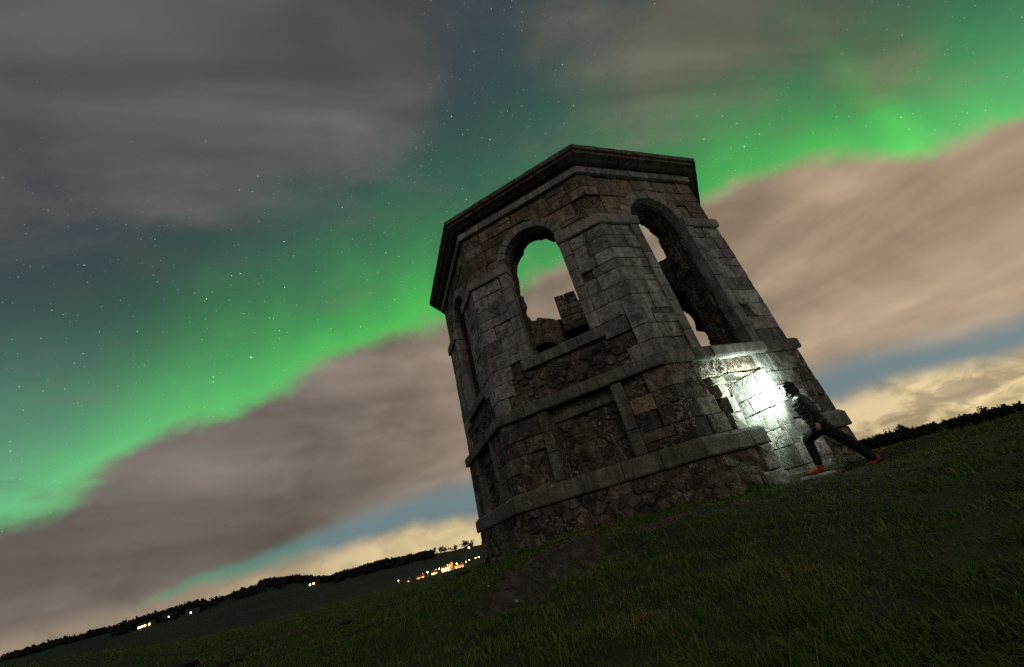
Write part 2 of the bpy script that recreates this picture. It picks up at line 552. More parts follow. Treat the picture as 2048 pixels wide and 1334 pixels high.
def wall_core(i, cell):
    """solid wall of one side: outer skin, inner skin, jagged top and window or door reveals"""
    fm = pmap(i)
    vs, fs = [], []
    fine_face = i in (-1, 0, 1)
    for skin in (0, 1):
        hw = HALF if skin == 0 else HALF-THK*T225
        nu = max(4, int(2*hw/cell)); nz = int(9.8/cell)
        base = len(vs)
        cu_, cz_ = [], []
        for a in range(nu+1):
            u = -hw+2*hw*a/nu
            zt = top_z(i, u)
            for b in range(nz+1):
                z = -1.2+(zt+1.2)*b/nz
                f = 1.0 if 0 < a < nu else 0.0
                p = Vector((u*2.2+i*9, z*2.2, skin*5.0))
                lump = fbm(p)*.045+fbm(p*3.1, 3)*.02
                if skin == 0:
                    o = plane_off(z)-.075+lump*f
                    if i in (-1, 0) and abs(u) < .74 and Z_PL1 < z < Z_SB0:
                        o = -.22+lump
                    if i == 1 and -1.12 < u < -.43 and Z_PL1 < z < 2.1:
                        o = -.36+lump*1.4
                    if z < Z_PL0+.03: o = plane_off(z)-.05+lump*f
                else:
                    o = -THK+lump*1.6*f
                uu = math.copysign(HALF, u) if (a in (0, nu)) else u
                vs.append(fm(uu, z, o))
                cu_.append(u); cz_.append(z)
        mg = .10 if skin == 0 else (.36 if i == 0 else (.2 if i == 1 else .08))
        for a in range(nu):
            for b in range(nz):
                k = a*(nz+1)+b
                uc = (cu_[k]+cu_[k+nz+1])/2; zc = (cz_[k]+cz_[k+nz+2])/2
                jn = 0 if skin == 0 else .10*cellstep(zc+uc*3, i+2, .27)
                if in_win(i, uc, zc, mg+jn) or in_door(i, uc, zc, .05 if skin == 0 else .02): continue
                f = (base+k, base+k+nz+1, base+k+nz+2, base+k+1)
                fs.append(f if skin == 0 else f[::-1])
        if skin == 0: top_out = [base+a*(nz+1)+nz for a in range(nu+1)]; nu0 = nu
        else: top_in = [base+a*(nz+1)+nz for a in range(nu+1)]
    # top: strips between outer and inner edges, matched by fraction
    n_ = min(len(top_out), len(top_in))-1
    for a in range(n_):
        ia, ib = round(a*(len(top_out)-1)/n_), round((a+1)*(len(top_out)-1)/n_)
        ja, jb = round(a*(len(top_in)-1)/n_), round((a+1)*(len(top_in)-1)/n_)
        fs.append((top_out[ia], top_in[ja], top_in[jb], top_out[ib]))
    # reveals
    def reveal(outline, o_out, jag, exp=0.0):
        dep = .74 if (i == 0 and jag > 0) else (.90 if (i == 1 and jag > .1) else THK)
        D = 9
        base = len(vs)
        M = len(outline)
        for s, (u, z, nu_, nz_) in enumerate(outline):
            for k in range(D+1):
                f = k/D
                jg = jag*(cellstep(s*.06, i*3.3, .28)*.7-.45+.75*mnoise.noise(Vector((s*.21, i*2.0, 1.0)))+.3*mnoise.noise(Vector((s*.7, i*2.0, 5.0)))) if k == D else (jag*.3*(cellstep(s*.06, i*3.3, .28)-.35) if k == D-1 else 0)
                o = o_out+(-dep+.02-o_out)*f+jg
                e = exp*min(1, f*3)+(.05*fbm(Vector((u*3+i*4, z*3, f*4)))+.055*cellstep(s*.06+round(f*3)*9, i, .3))*(1 if k else .2)
                vs.append(FP(i, max(-HALF+.02, min(HALF-.02, u+nu_*e)), z+nz_*e, o))
        for s in range(M-1):
            for k in range(D):
                a = base+s*(D+1)+k
                fs.append((a, a+D+1, a+D+2, a+1))
    if i != 3:
        z0 = SILLZ.get(i, 3.8)
        ol = []
        st = .09
        z = z0-.1
        while z < Z_IM1: ol.append((WIN, z, 1, 0)); z += st
        for k in range(29):
            t = math.pi*k/28
            ol.append((WIN*math.cos(t), Z_IM1+WIN*math.sin(t), math.cos(t), math.sin(t)))
        z = Z_IM1
        while z > z0-.1: ol.append((-WIN, z, -1, 0)); z -= st
        reveal(ol, -.24 if fine_face else -.05, .13 if i == 0 else .17, .03)
        ol = [(WIN-2*WIN*k/16, z0-.02, 0, -1) for k in range(17)]
        reveal(ol[::-1] if False else ol, -.24 if fine_face else -.05, 0, 0)
    else:
        ol = [(.80, 3.3+.09*k, 1, 0) for k in range(36)]
        ol += [(.80-1.92*k/20, 6.5, 0, 1) for k in range(21)]
        ol += [(-1.12, 6.5-.09*k, -1, 0) for k in range(36)]
        reveal(ol, -.05, .2)
    if i == 1:
        ol = [(DOOR[1]+.03, -1.2+.1*k, 1, 0) for k in range(34)]
        ol += [(DOOR[1]-.93*k/10, DOOR[3]+.02, 0, 1) for k in range(11)]
        ol += [(DOOR[0]-.03, 2.1-.1*k, -1, 0) for k in range(34)]
        reveal(ol, -.08, .05, .02)
    return vs, fs
walls = {}
for i in range(-3, 5):
    vs, fs = wall_core(i, .06 if i in (-1, 0, 1, 3, 4, -3) else .12)
    walls[i] = tmesh('wall', vs, fs, M_CORE, tower)

# --- courses of squared stone
def courses(z0, z1, lo, hi, seed):
    r = random.Random(seed)
    n_ = round((z1-z0)/((lo+hi)/2))
    hs = [r.uniform(lo, hi) for _ in range(n_)]
    k = (z1-z0)/sum(hs)
    out = [z0]
    for h in hs: out.append(out[-1]+h*k)
    out[-1] = z1
    return list(zip(out[:-1], out[1:]))
C_MAIN = courses(Z_SB1, Z_IM0, .29, .47, 5)
C_SPAN = courses(Z_IM1, Z_AR, .26, .44, 8)
C_LOW = courses(Z_PL1, Z_SB0, .28, .42, 9)
QL = {}     # quoin lengths per (corner side) per course
def qlen(z, side, face):
    r = random.Random(int(z*1000)*7+(face*2+side)*131)
    return r.choice((.30, .38, .46, .62)) if ((int(z*37)+side+face) % 2) else r.uniform(.42, .66)
G = .005
def fill(i, a, b, z0, z1, wlo, whi, mat, name, o=(-.012, .016), skip=.03, slant_a=None, slant_b=None, par=None, rough=1.0):
    """fill one course of face i from a to b with stones; slant_*: value of the end at the top of the course"""
    par = par or walls[i]
    if b-a < .05: return
    cuts = [a]
    while b-cuts[-1] > whi*1.25:
        cuts.append(cuts[-1]+rnd.uniform(wlo, whi))
    if b-cuts[-1] < wlo*.5 and len(cuts) > 1: cuts.pop()
    cuts.append(b)
    for k in range(len(cuts)-1):
        c0, c1 = cuts[k], cuts[k+1]
        if rnd.random() < skip: continue
        t0, t1 = c0+rnd.uniform(-.012, .012)*(k > 0), c1+rnd.uniform(-.012, .012)*(k < len(cuts)-2)
        if k == 0 and slant_a is not None: t0 = slant_a
        if k == len(cuts)-2 and slant_b is not None: t1 = slant_b
        g1 = G if rnd.random() > .2 else rnd.uniform(.02, .045)
        poly = [(c0+G, z0+G), (c1-g1, z0+G), (t1-g1, z1-G), (t0+G, z1-G)]
        # split a stone into two thinner beds now and then
        if z1-z0 > .30 and rnd.random() < .16:
            zm = z0+(z1-z0)*rnd.uniform(.4, .6)
            mxa, mxb = (c0+t0)/2, (c1+t1)/2
            parts = [[(c0+G, z0+G), (c1-g1, z0+G), (mxb-g1, zm-G), (mxa+G, zm-G)], [(mxa+G, zm+G), (mxb-g1, zm+G), (t1-g1, z1-G), (t0+G, z1-G)]]
        else:
            parts = [poly]
        for p in parts:
            tstone(name, pmap(i, (z0+z1)/2), p, -.14, rnd.uniform(*o), mat, par, bev=rnd.uniform(.008, .016)*rough, dome=rnd.uniform(-.003, .006), jit=.006*rough, tilt=.007)
def corner_u(z, side, face):
    return HALF-qlen(z, side, face)
faces_built = (-1, 0, 1)
def quoins(courselist, mat, skip=0.0):
    for c in (-1, 0, 1, 2):         # corner c between face c-1 and c
        for z0, z1 in courselist:
            if rnd.random() < skip: continue
            gs = []
            o = rnd.uniform(-.004, .010)
            for face, sgn, side in ((c-1, 1, 1), (c, -1, 0)):
                L = qlen(z0, side, face)
                a, b = (HALF-L, HALF) if sgn > 0 else (-HALF, -HALF+L)
                if sgn > 0: poly = [(a+G, z0+G), (HALF, z0+G), (HALF, z1-G), (a+G, z1-G)]
                else: poly = [(-HALF, z0+G), (b-G, z0+G), (b-G, z1-G), (-HALF, z1-G)]
                if face in FR:
                    gs.append(stone_geo(pmap(face, (z0+z1)/2), poly, -.14, o, bev=.010, dome=.002, jit=.005, corner=1, tilt=0))
            vs, fs = join_geo(gs)
            tmesh('quoin', vs, fs, mat, tower)
quoins(C_MAIN, M_ASH)
quoins(C_SPAN, M_BROWN, .04)
quoins(C_LOW, M_RUB, .10)
WO = WIN+.25          # outer edge of window dressing
for i in faces_built:
    # main storey
    rub_top = 3.52 if i in (0, -1) else Z_SB1
    for z0, z1 in C_MAIN:
        a, b = -corner_u(z0, 0, i), corner_u(z0, 1, i)
        if z0 < rub_top-.12 and i in (0, -1): continue
        zs = SILLZ[i]
        if z1 <= zs-.26:
            fill(i, a, b, z0, z1, .3, .7, M_ASH, 'stone_block', rough=1.2)
        else:
            fill(i, a, -WO, z0, z1, .32, .66, M_ASH, 'stone_block', (-.02, .025))
            fill(i, WO, b, z0, z1, .32, .66, M_ASH, 'stone_block', (-.02, .025))
    # spandrels round the arch
    for z0, z1 in C_SPAN:
        a, b = -corner_u(z0, 0, i), corner_u(z0, 1, i)
        ro = WIN+.20
        wb = math.sqrt(max(0, ro**2-(z0-Z_IM1)**2)); wt = math.sqrt(max(0, ro**2-(z1-Z_IM1)**2))
        if wb > .1:
            fill(i, a, -wb, z0, z1, .3, .75, M_BROWN, 'stone_block', (-.03, .012), .02, slant_b=-max(wt, .02) if wt > 0 else -.02, rough=1.5)
            fill(i, wb, b, z0, z1, .3, .75, M_BROWN, 'stone_block', (-.03, .012), .02, slant_a=max(wt, .02), rough=1.5)
        else:
            fill(i, a, b, z0, z1, .35, .8, M_BROWN, 'stone_block', (-.03, .012), .02, rough=1.4)
    # arch stones
    nv = 13
    angs = [math.pi*k/nv for k in range(nv+1)]
    for k in range(1, nv): angs[k] += rnd.uniform(-.03, .03)
    for k in range(nv):
        t0, t1 = angs[k]+.006, angs[k+1]-.006
        ro = WIN+rnd.choice((.25, .25, .30, .22))
        tm = (t0+t1)/2
        poly = [(WIN*math.cos(t), Z_IM1+WIN*math.sin(t)) for t in (t1, tm, t0)]+[(ro*math.cos(t), Z_IM1+ro*math.sin(t)) for t in (t0, tm, t1)]
        poly = poly[::-1]
        poly = poly[::-1] if False else poly
        poly = [(p[0], p[1]) for p in poly]
        tstone('voussoir', pmap(i, 7), poly[::-1], -.28, .022+rnd.uniform(-.008, .008), M_DRESS, walls[i], bev=.012, dome=.002, jit=.004)
    # window jambs
    zs = SILLZ[i]
    for sg in (-1, 1):
        for z0, z1 in courses(zs, Z_IM0, .34, .52, 40+i*3+sg):
            wj = WO+rnd.choice((0, 0, 0, .0))
            poly = rect(WIN, wj, z0+.005, z1-.005) if sg > 0 else rect(-wj, -WIN, z0+.005, z1-.005)
            tstone('jamb_block', pmap(i), poly, -.28, .030+rnd.uniform(-.006, .006), M_DRESS, walls[i], bev=.010, dome=.001, jit=.003, tilt=.003)
    # window sill
    if i != 1:
        for u0, u1 in ((-WO-.04, -.35), (-.35, .40), (.40, WO+.04)):
            tmesh('window_sill', *profile_geo(i, u0, u1, [(-.5, zs-.27), (.032, zs-.27), (.042, zs-.255), (.042, zs-.05), (.02, zs-.01), (-.5, zs+.02)]), M_BAND, walls[i])
    # impost band, left and right of the arch
    io = .085
    ip = [(-.28, Z_IM0), (io-.02, Z_IM0), (io, Z_IM0+.03), (io, Z_IM1-.03), (io-.03, Z_IM1), (-.28, Z_IM1)]
    for u0, u1 in ((-HALF, -1.30), (-1.30, -WIN+.03), (WIN-.03, 1.22), (1.22, HALF)):
        tmesh('impost_block', *profile_geo(i, u0, u1, ip), M_DRESS, walls[i])
    # sill band
    so = .165
    sp = [(-.2, Z_SB0), (so-.02, Z_SB0), (so, Z_SB0+.03), (so, Z_SB1-.045), (so-.05, Z_SB1), (-.2, Z_SB1+.01)]
    cuts = [-HALF]+[-HALF+2*HALF*(j+rnd.uniform(-.22, .22))/6 for j in range(1, 6)]+[HALF]
    if i == 1: cuts = [-HALF, -1.22, -.72, .85, HALF]
    for u0, u1 in zip(cuts[:-1], cuts[1:]):
        if i == 1 and u0 in (-.72,):      # deeper slab forming the sill of the tall window
            tmesh('band_block', *profile_geo(i, u0, u1, [(-.6, Z_SB0), (so+.0, Z_SB0), (so+.02, Z_SB0+.03), (so+.02, Z_SB1-.045), (so-.04, Z_SB1), (-.6, Z_SB1+.02)]), M_DRESS, walls[i])
        else:
            tmesh('band_block', *profile_geo(i, u0, u1, sp), M_BAND, walls[i])
    # plinth band
    po = .175
    pp = [(-.2, Z_PL0), (po-.02, Z_PL0), (po, Z_PL0+.03), (po, Z_PL1-.07), (po-.08, Z_PL1), (-.2, Z_PL1+.015)]
    cc = [-HALF]+[-HALF+2*HALF*(j+rnd.uniform(-.22, .22))/5 for j in range(1, 5)]+[HALF]
    segs = list(zip(cc[:-1], cc[1:]))
    if i == 1: segs = [(-HALF, -1.25), (-1.25, -.86), (-.86, -.44), (.98, HALF)]
    for u0, u1 in segs:
        tmesh('plinth_block', *profile_geo(i, u0, u1, pp), M_BAND, walls[i])
    # lower storey
    if i in (0, -1):
        for sg in (-1, 1):
            for z0, z1 in courses(Z_PL1, Z_SB0, .34, .55, 70+i*3+sg):
                poly = rect(.745, .985, z0+.005, z1-.005) if sg > 0 else rect(-.985, -.745, z0+.005, z1-.005)
                tstone('panel_margin_block', pmap(i, 1.5), poly, -.32, .028+rnd.uniform(-.008, .01), M_BAND, walls[i], bev=.012, dome=.002, jit=.004, tilt=.004)
        tstone('panel_lintel', pmap(i, 1.5), rect(-.74, .74, Z_SB0-.30, Z_SB0-.008), -.32, -.17, M_BAND, walls[i], bev=.02, jit=.008)
    for z0, z1 in C_LOW:
        a, b = -corner_u(z0, 0, i), corner_u(z0, 1, i)
        if i in (0, -1):
            fill(i, a, -.99, z0, z1, .25, .5, M_RUB if rnd.random() < .75 else M_BROWN, 'stone_block', (-.018, .006), .08, rough=1.0)
            fill(i, .99, b, z0, z1, .25, .5, M_RUB if rnd.random() < .75 else M_BROWN, 'stone_block', (-.018, .006), .08, rough=1.0)
        else:
            lim = -1.12+rnd.uniform(-.07, .10)
            fill(i, a, lim, z0, z1, .25, .5, M_RUB if rnd.random() < .65 else M_BROWN, 'stone_block', (-.02, .012), .04, rough=1.1)
            if z1 < 2.12 or z0 < 2.0:
                fill(i, .51, b, z0, min(z1, Z_SB0), .30, .62, M_ASH, 'stone_block', (-.01, .02), .0)
            else:
                fill(i, 1.0, b, z0, z1, .3, .6, M_ASH, 'stone_block')
    # rubble zones
    zones = [(-HALF+.05, HALF-.05, -.55, Z_PL0-.01, .27, .21)]
    if i in (0, -1):
        zones += [(-HALF+.42, HALF-.42, Z_SB1, 3.50, .24, .17), (-.74, .74, Z_PL1, Z_SB0-.30, .23, .19)]
    if i == 1:
        zones = [(-HALF+.05, -.75, -.55, Z_PL0-.01, .27, .21), (.98, HALF+.0, -.6, Z_PL0-.01, .5, .3)]
    for (u0, u1, z0, z1, du, dz) in zones:
        for poly in voronoi_cells(u0, u1, z0, z1, du, dz):
            if rnd.random() < .13: continue
            cxu = sum(p[0] for p in poly)/len(poly); czz = sum(p[1] for p in poly)/len(poly)
            if i in (0, -1) and czz > 3.40 and abs(cxu) < WO+.05: continue
            if area(poly) < .006: continue
            q = chamfer_poly(shrink(poly, .016), .2)
            ob = -.22 if (i in (0, -1) and Z_PL1 < czz < Z_SB0) else (.095 if czz < Z_PL0 else -.06)
            tstone('rubble_stone', pmap(i), q, ob-.12, ob+rnd.uniform(.005, .042), M_RUB, walls[i], bev=rnd.uniform(.010, .022), dome=rnd.uniform(-.002, .008), jit=.010, seg=.12, tilt=.015)

# --- doorway on the right-hand side
W1 = walls[1]
rev = lambda a, b, o: FP(1, DOOR[1]-o, b, a)        # a = depth (negative inwards), o = towards the opening
zc = [-.25, .06, .46, .84, 1.27, 1.62, 2.075]
for k, (z0, z1) in enumerate(zip(zc[:-1], zc[1:])):
    cuts = [.07, (-.10, -.14, -.12, -.22, -.11, -.16)[k], (-.56, -1.02, -.66, -1.02, -.60, -1.02)[k], -1.02]
    for a1, a0 in zip(cuts[:-1], cuts[1:]):
        if a1-a0 < .05: continue
        tstone('door_reveal_stone', rev, [(a1-.006, z0+.006), (a0+.006, z0+.006+rnd.uniform(0, .015)), (a0+.006, z1-.006-rnd.uniform(0, .015)), (a1-.006, z1-.006)], -.12, rnd.uniform(-.006, .008), M_DRESS, W1, bev=.010, dome=.002, jit=.007, seg=.1, tilt=.006)
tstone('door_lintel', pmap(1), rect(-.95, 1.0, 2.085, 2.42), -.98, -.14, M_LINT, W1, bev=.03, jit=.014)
for z0, z1, u0 in ((Z_PL1, 1.28, -.80), (1.28, 1.62, -.70), (1.62, 1.90, -.76), (1.90, 2.08, -.84)):
    tstone('door_jamb_block', pmap(1), rect(u0, DOOR[0], z0+.006, z1-.006), -.5, -.09+rnd.uniform(-.015, .015), M_BAND, W1, bev=.02, dome=.01, jit=.012, seg=.1, tilt=.02)
for z0, z1, u0 in ((.10, .56, -.80), (-.35, .10, -.98)):
    tstone('door_jamb_block', pmap(1), rect(u0, DOOR[0], z0+.006, z1-.006), -.5, .15+rnd.uniform(-.02, .03), M_ASH, W1, bev=.02, dome=.01, jit=.01, seg=.12)
for z0, z1, u1 in ((.56, Z_PL1-.01, .97), (.12, .56, .97), (-.45, .12, .97)):
    tstone('door_jamb_block', pmap(1), rect(DOOR[1]+.01, u1, z0+.006, z1-.006), -.12, (.02 if z0 > .5 else .14)+rnd.uniform(-.02, .03), M_ASH, W1, bev=.02, dome=.01, jit=.01, seg=.12)
# --- architrave and cornice
arp = [(-.2, Z_AR), (.05, Z_AR), (.06, Z_AR+.02), (.06, Z_AR+.20), (-.2, Z_AR+.21)]
frp = [(-.2, Z_AR+.21), (.015, Z_AR+.21), (.03, Z_AR+.30), (-.2, Z_AR+.31)]
co = .430
cop = [(-.3, Z_AR+.31), (.17, Z_AR+.30), (.24, Z_AR+.35), (.345, Z_AR+.385), (.36, Z_AR+.445), (co-.012, Z_AR+.462), (co, Z_AR+.585), (co-.02, Z_AR+.60), (-.3, Z_AR+.70)]
for i in (-2, -1, 0, 1, 2):
    for lst, nm, k in ((arp, 'architrave_block', 5), (frp, 'frieze_block', 3), (cop, 'cornice_block', 4)):
        cuts = [-HALF]+[-HALF+2*HALF*(j+rnd.uniform(-.2, .2))/k for j in range(1, k)]+[HALF]
        for u0, u1 in zip(cuts[:-1], cuts[1:]):
            tmesh(nm, *profile_geo(i, u0, u1, lst, jit=.007 if nm != 'cornice_block' else .010, gap=.007), {'architrave_block': M_DRESS, 'frieze_block': M_CORN, 'cornice_block': M_CORN}[nm], tower)
# --- stump of a chimney and broken stones on the far wall head
def wblock(name, c, size, rz, mat, parent, jit=.04):
    c = Vector(c)
    ax, ay = Vector((math.cos(rz), math.sin(rz), 0)), Vector((-math.sin(rz), math.cos(rz), 0))
    fm = lambda a, b, o: c+ax*a+Vector((0, 0, b))-ay*o
    return tstone(name, fm, rect(-size[0]/2, size[0]/2, 0, size[2]), -size[1]/2, size[1]/2, mat, parent, bev=.03, jit=jit, seg=.2, dome=.02)
W3 = walls[-3]
zz = 7.75
for k, (w_, h_) in enumerate(((1.75, .34), (1.62, .36), (1.36, .34), (1.08, .30), (1.02, .30), (1.0, .26))):
    f = rnd.uniform(.40, .60)
    for s in (0, 1):
        ww = w_*(f if s == 0 else 1-f)
        cx = -1.10+(ww/2 if s == 0 else w_-ww/2)
        wblock('chimney_stone', (cx, 16.80+cx*.06, zz), (ww-.012, .85, h_-.012), .06, M_RUB, W3, .012)
    zz += h_
for k, (dx, ww, h_, zb) in enumerate(((.75, .50, .45, 8.05), (-1.75, .5, .3, 8.46), (-2.25, .46, .3, 8.42), (1.2, .55, .4, 7.98))):
    wblock('coping_stone', (dx, 16.85, zb), (ww, .7, h_), rnd.uniform(-.15, .15), M_RUB, W3)

# ------------------------------------------------------------------ ground
def sst(a, b, x):
    t = np.clip((x-a)/(b-a), 0, 1)
    return t*t*(3-2*t)
_pn = np.random.RandomState(3)
_perm = _pn.permutation(512)
_grad = _pn.rand(512)*2*np.pi
def vnoise(x, y):            # smooth gradient noise, vectorised
    xi, yi = np.floor(x).astype(int), np.floor(y).astype(int)
    xf, yf = x-xi, y-yi
    def g(ix, iy, dx, dy):
        a = _grad[_perm[(ix+_perm[iy % 512]) % 512]]
        return np.cos(a)*dx+np.sin(a)*dy
    u, v = xf*xf*xf*(xf*(xf*6-15)+10), yf*yf*yf*(yf*(yf*6-15)+10)
    a = g(xi, yi, xf, yf); b = g(xi+1, yi, xf-1, yf); c = g(xi, yi+1, xf, yf-1); e = g(xi+1, yi+1, xf-1, yf-1)
    return (a*(1-u)+b*u)*(1-v)+(c*(1-u)+e*u)*v
def fbm2(x, y, o=4):
    r = 0; a = 1.0
    for k in range(o):
        r = r+a*vnoise(x+17.3*k, y-9.1*k); x, y, a = x*2.03, y*2.03, a*.5
    return r
RIDGE_AZ = [-180, -120, -80, -65, -59, -52.4, -47.3, -44, -41, -38, -35, -23, -10, 10, 22, 28, 35, 60, 120, 180]
RIDGE_EL = [.9, 1.2, 1.6, 1.65, 1.8, 2.25, 2.8, 2.3, 1.55, 1.65, 1.75, 1.15, 1.2, .8, .35, .3, .35, .5, .8, .9]
def bare(x, y):
    """mask of the trodden earth in front of the tower, 0..1"""
    n_ = fbm2(x*1.1+5, y*1.1, 4)+.6*fbm2(x*4.3, y*4.3, 3)
    def ell(cx, cy, a, b, rot):
        c, s = math.cos(rot), math.sin(rot)
        dx, dy = x-cx, y-cy
        return ((dx*c+dy*s)/a)**2+((-dx*s+dy*c)/b)**2
    d1 = ell(-1.25, 4.85, .95, .36, .95)
    d2 = ell(-.35, 6.3, 1.1, .30, .75)
    d3 = np.minimum(ell(.85, 6.5, .55, .16, .6), ell(.5, 4.1, .28, .12, .3))
    d4 = ell(-5.6, 9.2, 1.1, .35, -.2)
    dd = np.minimum(np.minimum(d1, d2), np.minimum(d3, d4))
    b = sst(1.35, .5, dd+n_*1.3)
    extra = sst(.50, .72, fbm2(x*.55+31, y*.55+7, 4))*.8
    return np.clip(np.maximum(b, extra), 0, 1)
def ground_z(x, y):
    x = np.asarray(x, float); y = np.asarray(y, float)
    r = np.hypot(x, y); az = np.degrees(np.arctan2(x, y))
    g = -.66+.60*sst(0.0, 9.6, y+.12*np.abs(x)*0)
    behind = sst(0, -8, y)
    g = g-behind*.5
    left = np.maximum(0, -x-1.6)
    g = g-.42*sst(0, 4.2, left)*sst(2, 9, y)
    rx = sst(2.0, 9.0, x)
    g = g+rx*(.20*(1-sst(0, 9.6, y)))
    g = g-.24*sst(4.5, 11, x)*sst(4, 14, y)
    g = g-.22*np.exp(-(((x-3.2)/1.2)**2+((y-8.45)/.8)**2))
    g = g-.08*np.exp(-(((x-2.0)/1.3)**2+((y-7.6)/.6)**2))
    # mound and scrape
    a_, b_ = (x+1.15)*.58+(y-4.95)*.81, -(x+1.15)*.81+(y-4.95)*.58      # along and across the bank
    g = g+.24*np.exp(-((a_/1.2)**2+((b_-.22)/.20)**2))+(.11*vnoise(x*2.6, y*2.6)+.055*vnoise(x*7, y*7)+.02*vnoise(x*17, y*17))*np.exp(-((a_/1.4)**2+(b_/.6)**2))
    g = g-.24*np.exp(-(((a_+.25)/.75)**2+((b_+.12)/.26)**2))
    # shoulder far left
    g = g+.95*np.exp(-(((az+68)/13)**2))*sst(6, 20, r)*(1-sst(26, 60, r))
    near = 1-sst(30, 80, r)
    g = g+near*(.055*fbm2(x*.5, y*.5, 3)+.030*fbm2(x*1.7+3, y*1.7, 3)+.014*fbm2(x*6, y*6, 2))
    # fall to the valley and rise to the ridges
    drop = np.interp(az, [-180, -70, -45, -25, 0, 20, 35, 90, 180], [8, 6, 7.5, 6.3, 5, 2.2, 1.8, 6, 8])
    g = g-drop*sst(32, 230, r)
    rel = np.interp(az, RIDGE_AZ, RIDGE_EL)
    rel = rel+.10*vnoise(az*.6, az*0+2.5)+.05*vnoise(az*2.1, az*0+7.5)
    g = g+(np.tan(np.radians(rel))*1500+drop)*sst(520, 1500, r)-60*sst(1600, 5000, r)
    g = g+sst(60, 260, r)*1.4*fbm2(x*.008, y*.008, 3)
    return g
def build_ground():
    rad = [0.0]
    r = .35
    while r < 9000:
        rad.append(r)
        if r < 3: r += .06
        elif r < 14: r += .085
        else: r *= 1.030
    rad = np.array(rad[1:])
    azs = np.concatenate([np.arange(-84, 58, .42), np.arange(58, 276, 3.0)])
    A, B = np.meshgrid(np.radians(azs), rad, indexing='ij')
    X, Y = np.sin(A)*B, np.cos(A)*B
    Z = ground_z(X, Y)
    na, nr = A.shape
    co = np.stack([X, Y, Z], -1).reshape(-1, 3)
    idx = np.arange(na*nr).reshape(na, nr)
    nx = np.roll(idx, -1, axis=0)
    q = np.stack([idx[:, :-1], idx[:, 1:], nx[:, 1:], nx[:, :-1]], -1).reshape(-1, 4)
    co = np.vstack([co, [[0, 0, float(ground_z(0, 0))]]])
    c0 = len(co)-1
    fan = [(c0, int(idx[k, 0]), int(nx[k, 0])) for k in range(na)]
    me = bpy.data.meshes.new('ground')
    me.from_pydata(co.tolist(), [], q.tolist()+fan)
    b = np.append(bare(co[:, 0], co[:, 1])*(np.hypot(co[:, 0], co[:, 1]) < 45), [])
    at = me.attributes.new('bare', 'FLOAT', 'POINT')
    at.data.foreach_set('value', b.astype(np.float32))
    me.polygons.foreach_set('use_smooth', [True]*len(me.polygons))
    o = bpy.data.objects.new('ground', me)
    col.objects.link(o)
    o['kind'] = 'structure'
    ma, n, bs = new_mat('turf_and_earth')
    a = n.node('ShaderNodeAttribute', attribute_name='bare')
    fac = V(n, a.outputs['Fac'])
    g = n.node('ShaderNodeNewGeometry')
    p = V(n, g.outputs['Position'])
    nf = n.noise(p, 9, 6, .65)
    nb = n.noise(p, .02, 4, .6)
    nm = n.noise(p, .9, 5, .6)
    grass = n.mix(n.smooth(nm, .4, .66), (.030, .040, .014), (.062, .060, .026))
    grass = n.mix(n.smooth(nb, .45, .6)*.7, grass, (.036, .050, .020))
    far = n.vmath('LENGTH', p)
    grass = n.mix(n.smooth(far, 120, 500), grass, n.mix(n.smooth(n.noise(p, .012, 3, .5), .42, .58), (.011, .013, .007, 1), (.020, .025, .010, 1)))
    soil = n.mix(n.smooth(nf, .35, .7), (.055, .043, .034), (.135, .104, .082))
    n.set(bs.inputs['Base Color'], n.mix(n.smooth(fac+(nf-.5)*.6, .3, .65), grass, soil))
    bs.inputs['Roughness'].default_value = .95
    bm = n.node('ShaderNodeBump')
    bm.inputs['Strength'].default_value = .8
    bm.inputs['Distance'].default_value = .10
    n.set(bm.inputs['Height'], nf+n.noise(p, 34, 4, .6)*.5)
    n.t.links.new(bm.outputs[0], bs.inputs['Normal'])
    me.materials.append(ma)
build_ground()

